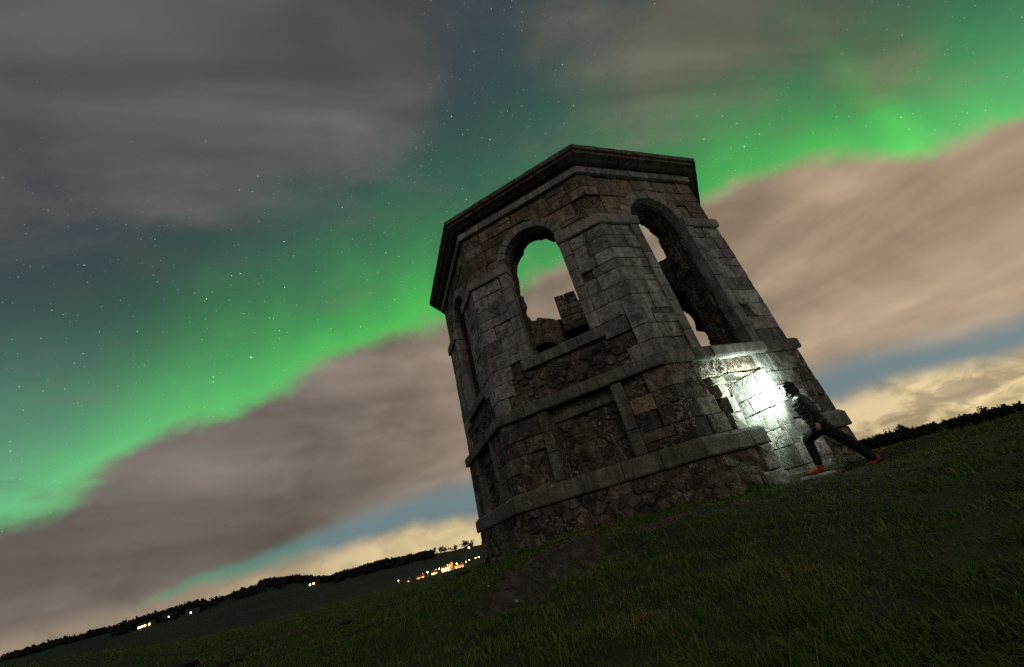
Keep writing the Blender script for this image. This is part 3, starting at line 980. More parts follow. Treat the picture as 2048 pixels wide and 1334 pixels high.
def in_tower(x, y, mg=.0):
    res = np.ones_like(x, bool)
    for i in FR:
        nn, tt = FR[i]
        res &= (x-CEN.x)*nn.x+(y-CEN.y)*nn.y < APO+mg
    return res
def build_grass():
    rs = np.random.RandomState(8)
    N = 400000
    lr = rs.uniform(math.log(1.0), math.log(34), N)
    r = np.exp(lr)
    a = np.radians(rs.uniform(-80, 52, N))
    x, y = np.sin(a)*r, np.cos(a)*r
    b = bare(x, y)
    cl = fbm2(x*2.3, y*2.3, 3)
    keep = (rs.rand(N) > b*.985)&~in_tower(x, y, .02)&(rs.rand(N) < .66+cl*1.0)
    # worn threshold in front of the door
    nn, tt = FR[1]
    du = (x-CEN.x)*tt.x+(y-CEN.y)*tt.y; do = (x-CEN.x)*nn.x+(y-CEN.y)*nn.y-APO
    keep &= ~((np.abs(du-.05) < .85)&(do < 1.25)&(rs.rand(N) < .97))
    keep &= np.hypot(x-3.75, y-8.85) > .30
    x, y, r, cl, b = x[keep], y[keep], r[keep], cl[keep], b[keep]
    # extra tall tufts along the foot of the tower
    ex, ey = [], []
    for i in (-1, 0, 1):
        nn, tt = FR[i]
        for k in range(2600):
            u = rs.uniform(-HALF-.2, HALF+.2); o = .03+abs(rs.normal(0, .16))
            if i == 1 and -.7 < u < .8: continue
            px, py = CEN.x+nn.x*(APO+o)+tt.x*u, CEN.y+nn.y*(APO+o)+tt.y*u
            ex.append(px); ey.append(py)
    for k in range(420):
        rr_ = math.exp(rs.uniform(math.log(1.6), math.log(16))); aa = math.radians(rs.uniform(-75, 48))
        px, py = math.sin(aa)*rr_, math.cos(aa)*rr_
        if in_tower(np.array([px]), np.array([py]), .3)[0] or (abs(px-3.2) < 1.3 and abs(py-8.5) < 1.1): continue
        q_ = rs.normal(0, .035+.004*rr_, (int(rs.uniform(14, 40)), 2))
        ex += list(px+q_[:, 0]); ey += list(py+q_[:, 1])
    nt = len(ex)
    x = np.concatenate([x, ex]); y = np.concatenate([y, ey])
    tall = np.concatenate([np.zeros(len(r)), np.ones(nt)])
    cl = np.concatenate([cl, rs.normal(0, .3, nt)])
    r = np.hypot(x, y)
    n_ = len(x)
    z = ground_z(x, y)-.01
    tuss = sst(.12, .6, fbm2(x*1.1+50, y*1.1, 3))
    L = (.020+.032*rs.rand(n_)**1.6+.030*np.clip(cl, -.3, 1)+.036*tuss)*(1+tall*rs.uniform(0, 1.6, n_))
    L = np.clip(L, .018, .26)*np.where(rs.rand(n_) < .06, 1.9, 1.0)
    wd = np.maximum(.0022, .00080*r)*rs.uniform(.7, 1.3, n_)
    wind = np.radians(115+40*fbm2(x*.4, y*.4, 2)*2)
    th = rs.uniform(0, 2*np.pi, n_)
    lean = rs.uniform(.2, 1.25, n_)
    lx = np.cos(th)*lean+np.cos(wind)*.22; ly = np.sin(th)*lean+np.sin(wind)*.22
    ph = rs.uniform(0, np.pi, n_)
    wx, wy = np.cos(ph)*wd, np.sin(ph)*wd
    P = np.zeros((n_, 5, 3))
    P[:, 0] = np.stack([x-wx, y-wy, z], -1); P[:, 1] = np.stack([x+wx, y+wy, z], -1)
    mxx, myy, mz = x+lx*L*.4, y+ly*L*.4, z+L*.62
    P[:, 2] = np.stack([mxx-wx*.7, myy-wy*.7, mz], -1); P[:, 3] = np.stack([mxx+wx*.7, myy+wy*.7, mz], -1)
    P[:, 4] = np.stack([x+lx*L, y+ly*L, z+L*(1-.42*lean)], -1)
    base = (np.arange(n_)*5)[:, None]
    q = base+np.array([[0, 1, 3, 2]]); t = base+np.array([[2, 3, 4]])
    me = bpy.data.meshes.new('grass')
    nv, nf = n_*5, n_*2
    me.vertices.add(nv); me.vertices.foreach_set('co', P.reshape(-1))
    loops = np.concatenate([q, t], 1).reshape(-1)
    me.loops.add(len(loops)); me.loops.foreach_set('vertex_index', loops.astype(np.int32))
    me.polygons.add(nf)
    starts = (np.arange(n_)*7)[:, None]+np.array([[0, 4]])
    me.polygons.foreach_set('loop_start', starts.reshape(-1).astype(np.int32))
    me.update(calc_edges=True)
    dry = np.clip(sst(-.05, .5, fbm2(x*.45+80, y*.45, 4))*.5+sst(.0, .5, fbm2(x*2.2+8, y*2.2, 3))*.4+b_at(x, y)*.6+rs.normal(-.04, .26, n_), 0, 1)
    at = me.attributes.new('dry', 'FLOAT', 'POINT')
    at.data.foreach_set('value', np.repeat(dry, 5).astype(np.float32))
    o = bpy.data.objects.new('grass', me)
    col.objects.link(o)
    tag(o, 'short rough hill grass with dry blades round the tower', 'grass', kind='stuff')
    ma, n, bs = new_mat('grass_blade')
    a = n.node('ShaderNodeAttribute', attribute_name='dry')
    f = V(n, a.outputs['Fac'])
    c = n.mix(n.smooth(f, .05, .6), (.054, .112, .014), (.155, .158, .034))
    c = n.mix(n.smooth(f, .6, .95), c, (.24, .18, .085))
    n.set(bs.inputs['Base Color'], c)
    bs.inputs['Roughness'].default_value = .7
    me.materials.append(ma)
def b_at(x, y): return bare(x, y)
build_grass()

def gz(x, y): return float(ground_z(x, y))
def polar(az, r, dz=0.0):
    x, y = math.sin(R(az))*r, math.cos(R(az))*r
    return Vector((x, y, gz(x, y)+dz))

# ------------------------------------------------------------------ loose stones, threshold
def rock(name, loc, size, label, mat, group=None, seed=0, rz=0.0):
    r = random.Random(seed)
    import bmesh
    bm = bmesh.new()
    bmesh.ops.create_icosphere(bm, subdivisions=3, radius=1.0)
    for v in bm.verts:
        p = v.co.copy()
        k = 1+.22*mnoise.noise(p*1.1+Vector((seed*3.1, 0, 0)))+.10*mnoise.noise(p*3+Vector((seed, 9, 0)))
        q = Vector((max(-.78, min(.78, p.x)), max(-.78, min(.78, p.y)), max(-.72, min(.70, p.z))))
        v.co = Vector((q.x*size[0], q.y*size[1], q.z*size[2]))*k
    me = bpy.data.meshes.new(name)
    bm.to_mesh(me); bm.free()
    me.materials.append(mat)
    o = bpy.data.objects.new(name, me)
    o.location = loc
    o.rotation_euler = (0, 0, rz)
    col.objects.link(o)
    tag(o, label, 'stone', group)
    return o
def at_face(i, u, off):
    p = FP(i, u, 0, off)
    return p.x, p.y
x, y = at_face(1, -.12, .34)
stp = stone_geo(lambda a, b, o: Vector(FP(1, a, o, b)), rect(-.50, .40, .10, .60), -.75, -.155, bev=.03, dome=.004, jit=.015)
st_o = mesh_obj('doorstep', *stp, M_BAND)
tag(st_o, 'pale worn doorstep slab under the front shoe at the doorway', 'step')
stp = stone_geo(lambda a, b, o: Vector(FP(1, a, o, b)), rect(-.42, .49, -1.0, .03), -.85, -.035, bev=.03, dome=.004, jit=.012)
st_o = mesh_obj('threshold_slab', *stp, M_BAND)
tag(st_o, 'dark threshold slab across the foot of the lit doorway', 'step')
x, y = at_face(1, 1.02, .55)
rock('boulder', (x, y, -.17), (.26, .2, .15), 'rounded boulder in the grass between the two orange shoes', M_ASH, seed=4, rz=.6)
x, y = at_face(1, .78, .55)
rock('boulder', (x, y, gz(x, y)+.03), (.16, .14, .10), 'low mossy stone beside the doorstep under the straight leg', M_BAND, seed=9)
M_PALE = stone_mat('pale_stone', (.5, .46, .42), (.38, .35, .32), (.2, .18, .16), .05, .6, .4, .3)
rr = random.Random(5)
for k in range(16):
    x, y = -1.35+rr.uniform(-.5, .8), 4.6+rr.uniform(-.5, .7)
    s = rr.uniform(.008, .018)
    rock('pebble', (x, y, gz(x, y)+s*.25), (s*1.3, s, s*.7), 'small pale pebble lying on the bare earth before the tower', M_PALE, 'pebbles on the bare earth', seed=20+k, rz=rr.uniform(0, 3))
for k, (azk, rk, s, lb) in enumerate(((-53.5, 9.5, .26, 'broad grey rock in dark grass at the far lower left'), (-49.5, 8.3, .15, 'smaller grey rock in dark grass near the far lower left'),
                                      (-39, 9.6, .13, 'flat pale stone in the grass left of the bare earth'), (-25.6, 17.5, .30, 'dark hummock of stone in the grass left of the tower foot'))):
    p = polar(azk, rk)
    rock('rock', p+Vector((0, 0, s*.05)), (s*1.2, s*.8, s*.5), lb, M_LINT, seed=50+k, rz=k)

# loose clods on the trodden earth
def build_clods():
    rs = np.random.RandomState(21)
    x = rs.uniform(-3.2, 1.8, 26000); y = rs.uniform(3.0, 7.6, 26000)
    b = bare(x, y)
    k = (b > .45)&(rs.rand(26000) < .42)
    x, y = x[k], y[k]
    z = ground_z(x, y)
    V_, F_ = [], []
    octa = [(1, 0, 0), (0, 1, 0), (-1, 0, 0), (0, -1, 0), (0, 0, .8), (0, 0, -.8)]
    of = [(0, 1, 4), (1, 2, 4), (2, 3, 4), (3, 0, 4), (1, 0, 5), (2, 1, 5), (3, 2, 5), (0, 3, 5)]
    for a, c, e in zip(x, y, z):
        r = .005+.020*rs.rand()**4
        o = len(V_)
        t = rs.rand()*6.28
        for p in octa:
            q = r*rs.uniform(.6, 1.4)
            V_.append((a+(p[0]*math.cos(t)-p[1]*math.sin(t))*q*1.3, c+(p[0]*math.sin(t)+p[1]*math.cos(t))*q*1.3, e+p[2]*q))
        F_ += [tuple(i_+o for i_ in f) for f in of]
    ma, n, bs = new_mat('dry_soil')
    g = n.node('ShaderNodeNewGeometry')
    n.set(bs.inputs['Base Color'], n.mix(n.smooth(n.noise(V(n, g.outputs['Position']), 14, 3, .6), .35, .65), (.05, .039, .031), (.16, .124, .098)))
    bs.inputs['Roughness'].default_value = .95
    o = mesh_obj('soil_clods', V_, F_, ma)
    tag(o, 'crumbled brown soil on the trodden bank before the tower', 'soil', kind='stuff')
build_clods()

# ------------------------------------------------------------------ trees on the skyline
M_LEAF = simple('night_foliage', (.016, .015, .010), .9)
M_BARK = simple('bark', (.07, .055, .042), .9)
def tree_crown(rs, h, w, nleaf, lo=.25, lsz=1.0):
    vs, fs = [], []
    cl = [(Vector((rs.gauss(0, w*.22), rs.gauss(0, w*.22), h*rs.uniform(lo+.12, .9))), rs.uniform(.16, .30)*w) for _ in range(9)]
    for _ in range(nleaf):
        c, s = rs.choice(cl)
        d = Vector((rs.gauss(0, 1), rs.gauss(0, 1), rs.gauss(0, .8))).normalized()*s*rs.random()**.4
        p = c+d
        k = w*rs.uniform(.045, .085)*lsz
        a = Vector((rs.gauss(0, 1), rs.gauss(0, 1), rs.gauss(0, 1))).normalized()*k
        b = Vector((rs.gauss(0, 1), rs.gauss(0, 1), rs.gauss(0, 1))).normalized()*k
        q = len(vs)
        vs += [p-a, p+b, p+a, p-b]
        fs.append((q, q+1, q+2, q+3))
    return vs, fs, cl
def trunk_geo(rs, h, w, cl):
    vs, fs = [], []
    def limb(p0, p1, r0, r1):
        b = len(vs)
        dz = (p1-p0).normalized()
        ax = dz.orthogonal().normalized(); ay = dz.cross(ax)
        for p, r in ((p0, r0), ((p0+p1)/2+ax*r0*.4, (r0+r1)/2), (p1, r1)):
            for k in range(6):
                t = k*math.pi/3
                vs.append(p+ax*math.cos(t)*r+ay*math.sin(t)*r)
        for s in range(2):
            for k in range(6):
                fs.append((b+s*6+k, b+s*6+(k+1) % 6, b+s*6+6+(k+1) % 6, b+s*6+6+k))
    limb(Vector((0, 0, -.5)), Vector((0, 0, h*.5)), w*.045, w*.03)
    for c, s in cl[:6]:
        limb(Vector((0, 0, h*rs.uniform(.2, .45))), c, w*.025, w*.008)
    return vs, fs
def tree(name, az, r, h, w, label, cat='tree', group=None, nleaf=420, lo=.25, seed=1):
    rs = random.Random(seed)
    e = empty(name, polar(az, r, -.2))
    vs, fs, cl = tree_crown(rs, h, w, nleaf, lo)
    mesh_obj('crown', vs, fs, M_LEAF, e)
    vs, fs = trunk_geo(rs, h, w, cl)
    mesh_obj('trunk', vs, fs, M_BARK, e)
    tag(e, label, cat, group)
    return e
# right-hand skyline
tree('skyline_tree', 25.6, 330, 11.5, 9, 'taller round tree on the skyline near the person on the right', seed=2, group='trees on the right skyline')
tree('skyline_tree', 26.5, 332, 10.8, 8, 'tree standing second along the right skyline from the tower', seed=3, group='trees on the right skyline')
tree('skyline_tree', 24.5, 335, 9.5, 7, 'low tree on the right skyline just beside the tower edge', seed=4, group='trees on the right skyline')
tree('skyline_bush', 32.3, 300, 8.2, 5, 'dark leaning bush standing up from the hedge on the right skyline', 'bush', seed=5, lo=.05)
tree('skyline_bush', 28.8, 310, 8.2, 3, 'small lone bush on the bare part of the right skyline', 'bush', seed=6, nleaf=200, lo=.05)
# left-hand skyline by the tower
for k, (a_, rr_, h_, w_, lb) in enumerate(((-24.0, 1180, 17, 20, 'rounded skyline tree right beside the tower foot on the left'),
        (-24.9, 1190, 21, 22, 'tall tree behind the hilltop lamp left of the tower'),
        (-26.1, 1200, 14, 18, 'third skyline tree from the tower on the left ridge'),
        (-27.4, 1210, 15, 24, 'wide bare-looking tree on the left ridge above the village'),
        (-28.5, 1190, 19, 12, 'pointed narrow tree on the left ridge above the village'))):
    tree('ridge_tree', a_, rr_, h_, w_, lb, group='trees on the left ridge', seed=30+k, nleaf=300)
def wood(name, label, spots, h, w, seed, nleaf=26):
    rs = random.Random(seed)
    V_, F_ = [], []
    for (a_, r_) in spots:
        b = polar(a_, r_)
        hh = (h(a_) if callable(h) else h*(1+.55*mnoise.noise(Vector((a_*.9, 3.3, seed)))))*rs.uniform(.6, 1.25)
        vs, fs, _ = tree_crown(rs, hh, w*rs.uniform(.7, 1.3), nleaf, -.1, 2.3)
        o = len(V_)
        for v in vs: V_.append(b+Vector((v.x, v.y, v.z)))
        F_ += [tuple(q+o for q in f) for f in fs]
    o = mesh_obj(name, V_, F_, M_LEAF)
    tag(o, label, 'wood', kind='stuff')
    return o
rs_ = random.Random(77)
spots = []
for _ in range(560):
    a_ = rs_.uniform(-47, -29)
    d_ = 1430-rs_.random()**1.5*(380 if a_ > -40 else 250)
    spots.append((a_, d_))
wood('hillside_wood', 'dark wood covering the left ridge below the glow', spots, 6.5, 24, 4, 44)
spots = [(rs_.uniform(-66, -52), 1380-rs_.random()*150) for _ in range(220)]+[(rs_.uniform(-58, -44), rs_.uniform(1050, 1250)) for _ in range(70)]
wood('distant_wood', 'black belt of trees along the far left skyline', spots, 4.5, 24, 5, 36)
spots = [(rs_.uniform(21.5, 34.5), rs_.uniform(285, 335)) for _ in range(420)]+[(rs_.uniform(34.5, 42), rs_.uniform(285, 330)) for _ in range(60)]
wood('hedgerow_wood', 'dark brown hedge and scrub along the right skyline', spots, lambda a: 7.2-.26*(a-22.5), 6.0, 6, 60)

# ------------------------------------------------------------------ village with street lights
M_WHITE = simple('harled_wall', (.62, .58, .52), .9)
M_TILE = simple('slate_roof', (.06, .055, .055), .8)
M_REDR = simple('red_wall', (.42, .14, .09), .9)
M_GLASSL = simple('lit_window', (.8, .7, .5), .4, (1.0, .72, .32), 5.0)
M_POST = simple('lamp_post_metal', (.12, .12, .12), .5, metal=.6)
M_LAMPO = simple('sodium_lamp', (1, .7, .3), .4, (1.0, .42, .06), 7.0)
M_LAMPW = simple('white_lamp', (1, .95, .8), .4, (1.0, .74, .34), 14.0)
def box_geo(sx, sy, z0, z1, ox=0, oy=0):
    vs = [(ox+a*sx/2, oy+b*sy/2, z) for z in (z0, z1) for a, b in ((-1, -1), (1, -1), (1, 1), (-1, 1))]
    return vs, [(0, 3, 2, 1), (4, 5, 6, 7), (0, 1, 5, 4), (1, 2, 6, 5), (2, 3, 7, 6), (3, 0, 4, 7)]
def house(az, r, w, dpt, h, label, wallm, rot=0.0, lit=2, roof=1.6, name='village_house'):
    e = empty(name, polar(az, r, -.3))
    e.rotation_euler = (0, 0, R(-az)+rot)
    mesh_obj('wall', *box_geo(w, dpt, 0, h), wallm, e)
    vs = [(-w/2-.25, -dpt/2-.3, h-.05), (w/2+.25, -dpt/2-.3, h-.05), (w/2+.25, dpt/2+.3, h-.05), (-w/2-.25, dpt/2+.3, h-.05), (-w/2-.25, 0, h+roof), (w/2+.25, 0, h+roof)]
    rf = mesh_obj('roof', vs, [(0, 1, 5, 4), (2, 3, 4, 5), (1, 2, 5), (3, 0, 4), (0, 3, 2, 1)], M_TILE, e)
    mesh_obj('chimney', *box_geo(.7, .7, h+roof*.5, h+roof+.9, w*.35, 0), wallm, rf)
    for k in range(lit):
        wx = -w/2+w*(k+.5)/lit
        mesh_obj('window', *box_geo(1.0, .12, 1.1, 2.3, wx, -dpt/2-.03), M_GLASSL, e)
    tag(e, label, 'house', 'houses of the lit village')
    return e
def lamp(az, r, h, label, mat, energy, c, name='street_lamp', glow=.35):
    e = empty(name, polar(az, r, -.2))
    vs, fs = [], []
    for k, (z, rad) in enumerate(((0, .12), (h*.6, .09), (h, .06))):
        for j in range(6):
            t = j*math.pi/3
            vs.append((rad*math.cos(t), rad*math.sin(t), z))
    for s in range(2):
        for j in range(6): fs.append((s*6+j, s*6+(j+1) % 6, s*6+6+(j+1) % 6, s*6+6+j))
    mesh_obj('post', vs, fs, M_POST, e)
    mesh_obj('lamp_head', *box_geo(glow*2.2, glow*1.4, h-.05, h+glow), mat, e)
    tag(e, label, 'street lamp', 'street lamps of the lit village')
    l = bpy.data.lights.new('lamp_light', 'POINT')
    l.energy = energy; l.color = c; l.shadow_soft_size = .4
    lo = bpy.data.objects.new('lamp_light', l)
    lo.location = (0, -.6, h-.4)
    l.energy *= 1.9
    lo.parent = e
    col.objects.link(lo)
    return e
SOD = (1.0, .50, .12)
house(-27.55, 452, 7, 6, 4.6, 'white gabled house brightly lit in the middle of the village', M_WHITE, .25, 2)
house(-28.9, 458, 5, 5, 3.4, 'small pale lit house left of the white gabled one', M_WHITE, -.2, 1)
house(-30.6, 463, 8, 5, 3.0, 'low pink-lit cottage near the left end of the village', M_REDR, .1, 2)
house(-32.0, 470, 4, 4, 2.6, 'tiny reddish shed at the left end of the village', M_REDR, 0, 1)
house(-25.9, 455, 9, 6, 3.6, 'long orange-lit house right of the white gabled one', M_REDR, .1, 3)
# silo-like tower
e = empty('lit_silo', polar(-26.75, 462, -.3))
vs, fs = [], []
for k, (z, rad) in enumerate(((0, 1.3), (7.4, 1.3), (8.2, .9), (8.8, .1))):
    for j in range(12):
        t = j*math.pi/6
        vs.append((rad*math.cos(t), rad*math.sin(t), z))
for s in range(3):
    for j in range(12): fs.append((s*12+j, s*12+(j+1) % 12, s*12+12+(j+1) % 12, s*12+12+j))
mesh_obj('shaft', vs[:36], fs[:24], simple('silo_wall', (.6, .42, .2), .8), e)
mesh_obj('dome', vs[24:], [tuple(q-24 for q in f) for f in fs[24:]], M_TILE, e)
tag(e, 'slim round orange-lit silo rising beside the long house', 'silo')
lamps = [(-33.1, 462, 5, 'leftmost dim red lamp before the village', M_LAMPO, 900), (-29.7, 449, 5, 'orange lamp between the low cottage and small pale house', M_LAMPO, 5200),
         (-28.3, 446, 5.5, 'orange lamp in front of the small pale house', M_LAMPO, 6500), (-27.0, 444, 5.5, 'orange lamp between the white gabled house and the silo', M_LAMPO, 7000),
         (-26.1, 446, 5.5, 'orange lamp in front of the long orange house', M_LAMPO, 5500), (-25.0, 460, 5.0, 'bright pale lamp at the right end of the houses', M_LAMPW, 1500)]
for a_, r_, h_, lb, mt, en in lamps:
    lamp(a_, r_, h_, lb, mt, en, SOD)
for k, (a_, r_) in enumerate(((-24.55, 520), (-23.75, 540), (-23.35, 550), (-22.6, 570))):
    lamp(a_, r_, 5.5, ('first', 'second', 'third', 'fourth')[k]+' yellow roadside lamp from the village towards the tower', M_LAMPW, 500, SOD, 'road_lamp', .45)
# lit farms on the hillsides
def farm(az, r, label, offs, mat, s):
    e = empty('lit_farmhouse', polar(az, r, -.3))
    e.rotation_euler = (0, 0, R(-az))
    mesh_obj('wall', *box_geo(20, 6, 0, 5.6), M_DARKW, e)
    mesh_obj('roof', [(-10.3, -3.3, 5.5), (10.3, -3.3, 5.5), (10.3, 3.3, 5.5), (-10.3, 3.3, 5.5), (-10.3, 0, 8.4), (10.3, 0, 8.4)], [(0, 1, 5, 4), (2, 3, 4, 5), (1, 2, 5), (3, 0, 4)], M_TILE, e)
    for k, (dx, dz) in enumerate(offs):
        mesh_obj('window', *box_geo(s, .2, dz, dz+s, dx, -3.1), mat, e)
    tag(e, label, 'farmhouse', 'lit farmhouses on the dark hills')
M_DARKW = simple('dark_stone_wall', (.07, .06, .055), .9)
M_FARM = simple('floodlit_window', (1, .85, .5), .4, (1.0, .66, .24), 7.0)
M_FARMB = simple('bluish_window', (.7, .8, 1), .4, (.65, .8, 1.0), 9.0)
farm(-56.3, 1050, 'farmhouse with the brightest cluster of yellow lights at far left', ((-8.5, .8), (-5.0, 1.3), (-1.2, 1.7), (4.4, 2.4)), M_FARM, 2.6)
farm(-54.7, 1120, 'farmhouse with one small orange light on the left skyline', ((0, 2),), M_FARM, 1.9)
farm(-52.9, 1060, 'farmhouse with one small bluish light on the left skyline', ((-2.5, 2),), M_FARMB, 2.0)
farm(-42.3, 1080, 'farmhouse with twin white lights below the wooded ridge', ((-4.2, 2), (2.5, 2.6)), M_FARM, 2.9)
farm(-24.35, 1120, 'hilltop farmhouse with a single bright light beside the tower foot', ((0, 2),), M_FARM, 3.6)

# ------------------------------------------------------------------ person with headlamp
E_ = Vector((-.942, .335, 0)).normalized()
N_ = Vector((.335, .942, 0)).normalized()
UP = Vector((0, 0, 1))
def B(e, z, l=0.0):                     # body space: e forward, z up, l towards the camera side
    return N_*9.42+(E_*e+UP*z)*1.013-N_*l
PB = B(-.13, -.2)
def loft(rings, lat, n_=14):
    """closed tube through rings [(pos, r_fore, r_lat)]"""
    vs, fs = [], []
    K = len(rings)
    pts = [r[0] for r in rings]
    for k, (p, ra, rb) in enumerate(rings):
        d = (pts[min(K-1, k+1)]-pts[max(0, k-1)]).normalized()
        a = lat.cross(d)
        if a.length < .05: a = d.orthogonal()
        a.normalize()
        b = d.cross(a).normalized()
        for j in range(n_):
            t = 2*math.pi*j/n_
            vs.append(p+a*math.cos(t)*ra+b*math.sin(t)*rb)
    for k in range(K-1):
        for j in range(n_):
            fs.append((k*n_+j, k*n_+(j+1) % n_, (k+1)*n_+(j+1) % n_, (k+1)*n_+j))
    fs.append(tuple(range(n_))[::-1]); fs.append(tuple((K-1)*n_+j for j in range(n_)))
    return vs, fs
def tube(p0, p1, r0, r1, lat=None, steps=5, puff=0.0, npuff=0, flat=1.0, cap=True):
    lat = lat or -N_
    out = []
    L = (p1-p0).length
    if cap:
        d = (p1-p0).normalized()
        for f, k in ((-1.0, .15), (-.8, .6), (-.4, .92)):
            out.append((p0+d*r0*f*.9, r0*k, r0*k*flat))
    S_ = steps if not npuff else npuff*5
    for s in range(S_+1):
        f = s/S_
        r = r0+(r1-r0)*f
        if npuff: r *= 1+puff*(abs(math.sin(math.pi*npuff*f))**.6-.6)
        out.append((p0.lerp(p1, f), r, r*flat))
    if cap:
        for f, k in ((.4, .92), (.8, .6), (1.0, .15)):
            out.append((p1+d*r1*f*.9, r1*k, r1*k*flat))
    return loft(out, lat)
def ball(c, a, b, h, ax=None, tilt=0.0):
    ax = ax or E_
    lat = UP.cross(ax).normalized()
    up = (UP*math.cos(tilt)+ax*math.sin(tilt)).normalized()
    fw = (ax*math.cos(tilt)-UP*math.sin(tilt)).normalized()
    vs, fs = [], []
    for k in range(1, 10):
        ph = math.pi*k/10
        for j in range(14):
            t = 2*math.pi*j/14
            vs.append(c+fw*(a*math.sin(ph)*math.cos(t))+lat*(b*math.sin(ph)*math.sin(t))+up*(h*math.cos(ph)))
    for k in range(8):
        for j in range(14): fs.append((k*14+j, k*14+(j+1) % 14, (k+1)*14+(j+1) % 14, (k+1)*14+j))
    fs.append(tuple(range(14))); fs.append(tuple(8*14+j for j in range(14))[::-1])
    return vs, fs
def fused(name, geos, mat, parent, voxel=.012, smooth=4, sf=.5):
    vs, fs = join_geo(geos)
    o = mesh_obj(name, [Vector(v)-PB for v in vs], fs, mat, parent, True)
    md = o.modifiers.new('remesh', 'REMESH')
    md.mode = 'VOXEL'; md.voxel_size = voxel; md.use_smooth_shade = True
    if smooth:
        sm = o.modifiers.new('smooth', 'SMOOTH'); sm.iterations = smooth; sm.factor = sf
    return o
def fabric(name, c, rough, bump, scale, sheen=0.0):
    ma, n, b = new_mat(name)
    tc = n.node('ShaderNodeTexCoord')
    p = V(n, tc.outputs['Object'])
    f = n.noise(p, scale, 4, .6, .6)
    k = n.lin(f, .3, .7, .75, 1.25)
    n.set(b.inputs['Base Color'], n.mulc((*c, 1), n.comb(k, k, k)))
    b.inputs['Roughness'].default_value = rough
    b.inputs['Sheen Weight'].default_value = sheen
    bm = n.node('ShaderNodeBump'); bm.inputs['Strength'].default_value = bump; bm.inputs['Distance'].default_value = .02
    n.set(bm.inputs['Height'], f)
    n.t.links.new(bm.outputs[0], b.inputs['Normal'])
    return ma
M_SKIN = fabric('skin', (.52, .30, .22), .55, .1, 30)
M_JACK = fabric('black_quilted_nylon', (.030, .033, .031), .38, .6, 14)
M_TROU = fabric('black_trousers', (.010, .011, .014), .85, .5, 12)
M_BEAN = fabric('dark_knit_cap', (.03, .03, .032), .95, .6, 60)
M_SHOE = fabric('orange_shoe_fabric', (.33, .055, .013), .6, .3, 40)
M_SOLE = simple('black_sole', (.015, .014, .013), .8)
M_PLAS = simple('lamp_plastic', (.02, .02, .022), .4)
M_LENS = simple('headlamp_lens', (1, 1, 1), .2, (.90, 1.0, .88), 60.0)

per = empty('person', PB)
tag(per, 'person in dark quilted jacket, black trousers and orange shoes striding into the doorway, headlamp on', 'person')
HF = (E_*.98-N_*.10).normalized()       # where the head looks: into the doorway
HL = UP.cross(HF).normalized()
hc = B(.035, 1.365)
body = [ball(hc+UP*.02, .098, .078, .115, HF), ball(hc+HF*.025-UP*.055, .070, .058, .068, HF),
        tube(hc+HF*.085-UP*.005, hc+HF*.112-UP*.028, .011, .016, steps=2),                      # nose
        ball(hc+HF*.088-UP*.066, .018, .026, .010, HF), ball(hc+HF*.078-UP*.095, .022, .024, .018, HF),   # mouth, chin
        ball(hc+HL*.078-UP*.005, .018, .010, .03, HF), ball(hc-HL*.078-UP*.005, .018, .010, .03, HF),     # ears
        ball(hc+HF*.082+HL*.03+UP*.02, .016, .02, .010, HF), ball(hc+HF*.082-HL*.03+UP*.02, .016, .02, .010, HF),
        tube(B(-.045, 1.10), B(.015, 1.30), .056, .054), tube(B(-.09, .62), B(-.05, 1.04), .085, .095, flat=1.3),
        tube(B(-.05, 1.10), B(-.06, 1.10, .17), .06, .05), tube(B(-.06, 1.10, .19), B(-.135, .86, .245), .048, .040), tube(B(-.135, .86, .245), B(-.085, .655, .20), .040, .028),
        tube(B(-.02, 1.10), B(-.01, 1.10, -.17), .06, .05), tube(B(-.01, 1.10, -.19), B(-.09, .86, -.25), .048, .040), tube(B(-.09, .86, -.25), B(-.03, .66, -.22), .040, .028),
        tube(B(-.11, .60, -.08), B(.17, .43, -.09), .075, .055), tube(B(.17, .43, -.09), B(.215, -.05, -.08), .05, .035),
        tube(B(-.15, .60, .08), B(-.375, .21, .09), .075, .055), tube(B(-.375, .21, .09), B(-.565, -.16, .09), .05, .035)]
def hand(w, d, side, palm_n):
    """palm with four unequal curled fingers and a thumb from its side"""
    d = d.normalized(); s = d.cross(palm_n).normalized()*side
    out = [tube(w, w+d*.085, .026, .036, lat=s, flat=.62, steps=3)]
    k0 = w+d*.088
    for j, (off_, ln) in enumerate(((.030, .070), (.010, .080), (-.011, .074), (-.030, .058))):
        a = k0+s*off_
        b_ = a+d*ln*.45+palm_n*.012
        c_ = b_+d*ln*.26+palm_n*.030
        e_ = c_+palm_n*ln*.30-d*.006
        out += [tube(a-d*.02, b_, .0095, .0090, steps=2), tube(b_, c_, .0090, .0085, steps=2), tube(c_, e_, .0085, .0072, steps=2)]
    t0 = w+d*.030+s*.030
    t1 = t0+d*.035+s*.022+palm_n*.012
    out += [tube(t0, t1, .013, .011, steps=2), tube(t1, t1+d*.034+palm_n*.012, .011, .009, steps=2)]
    return out
body += hand(B(-.085, .655, .20), (UP*-1+E_*-.06), 1, (E_*.35+N_*.9).normalized())
body += hand(B(-.03, .66, -.22), (UP*-1+E_*.06), -1, (E_*.35-N_*.9).normalized())
fused('body', body, M_SKIN, per, .0085, 2)
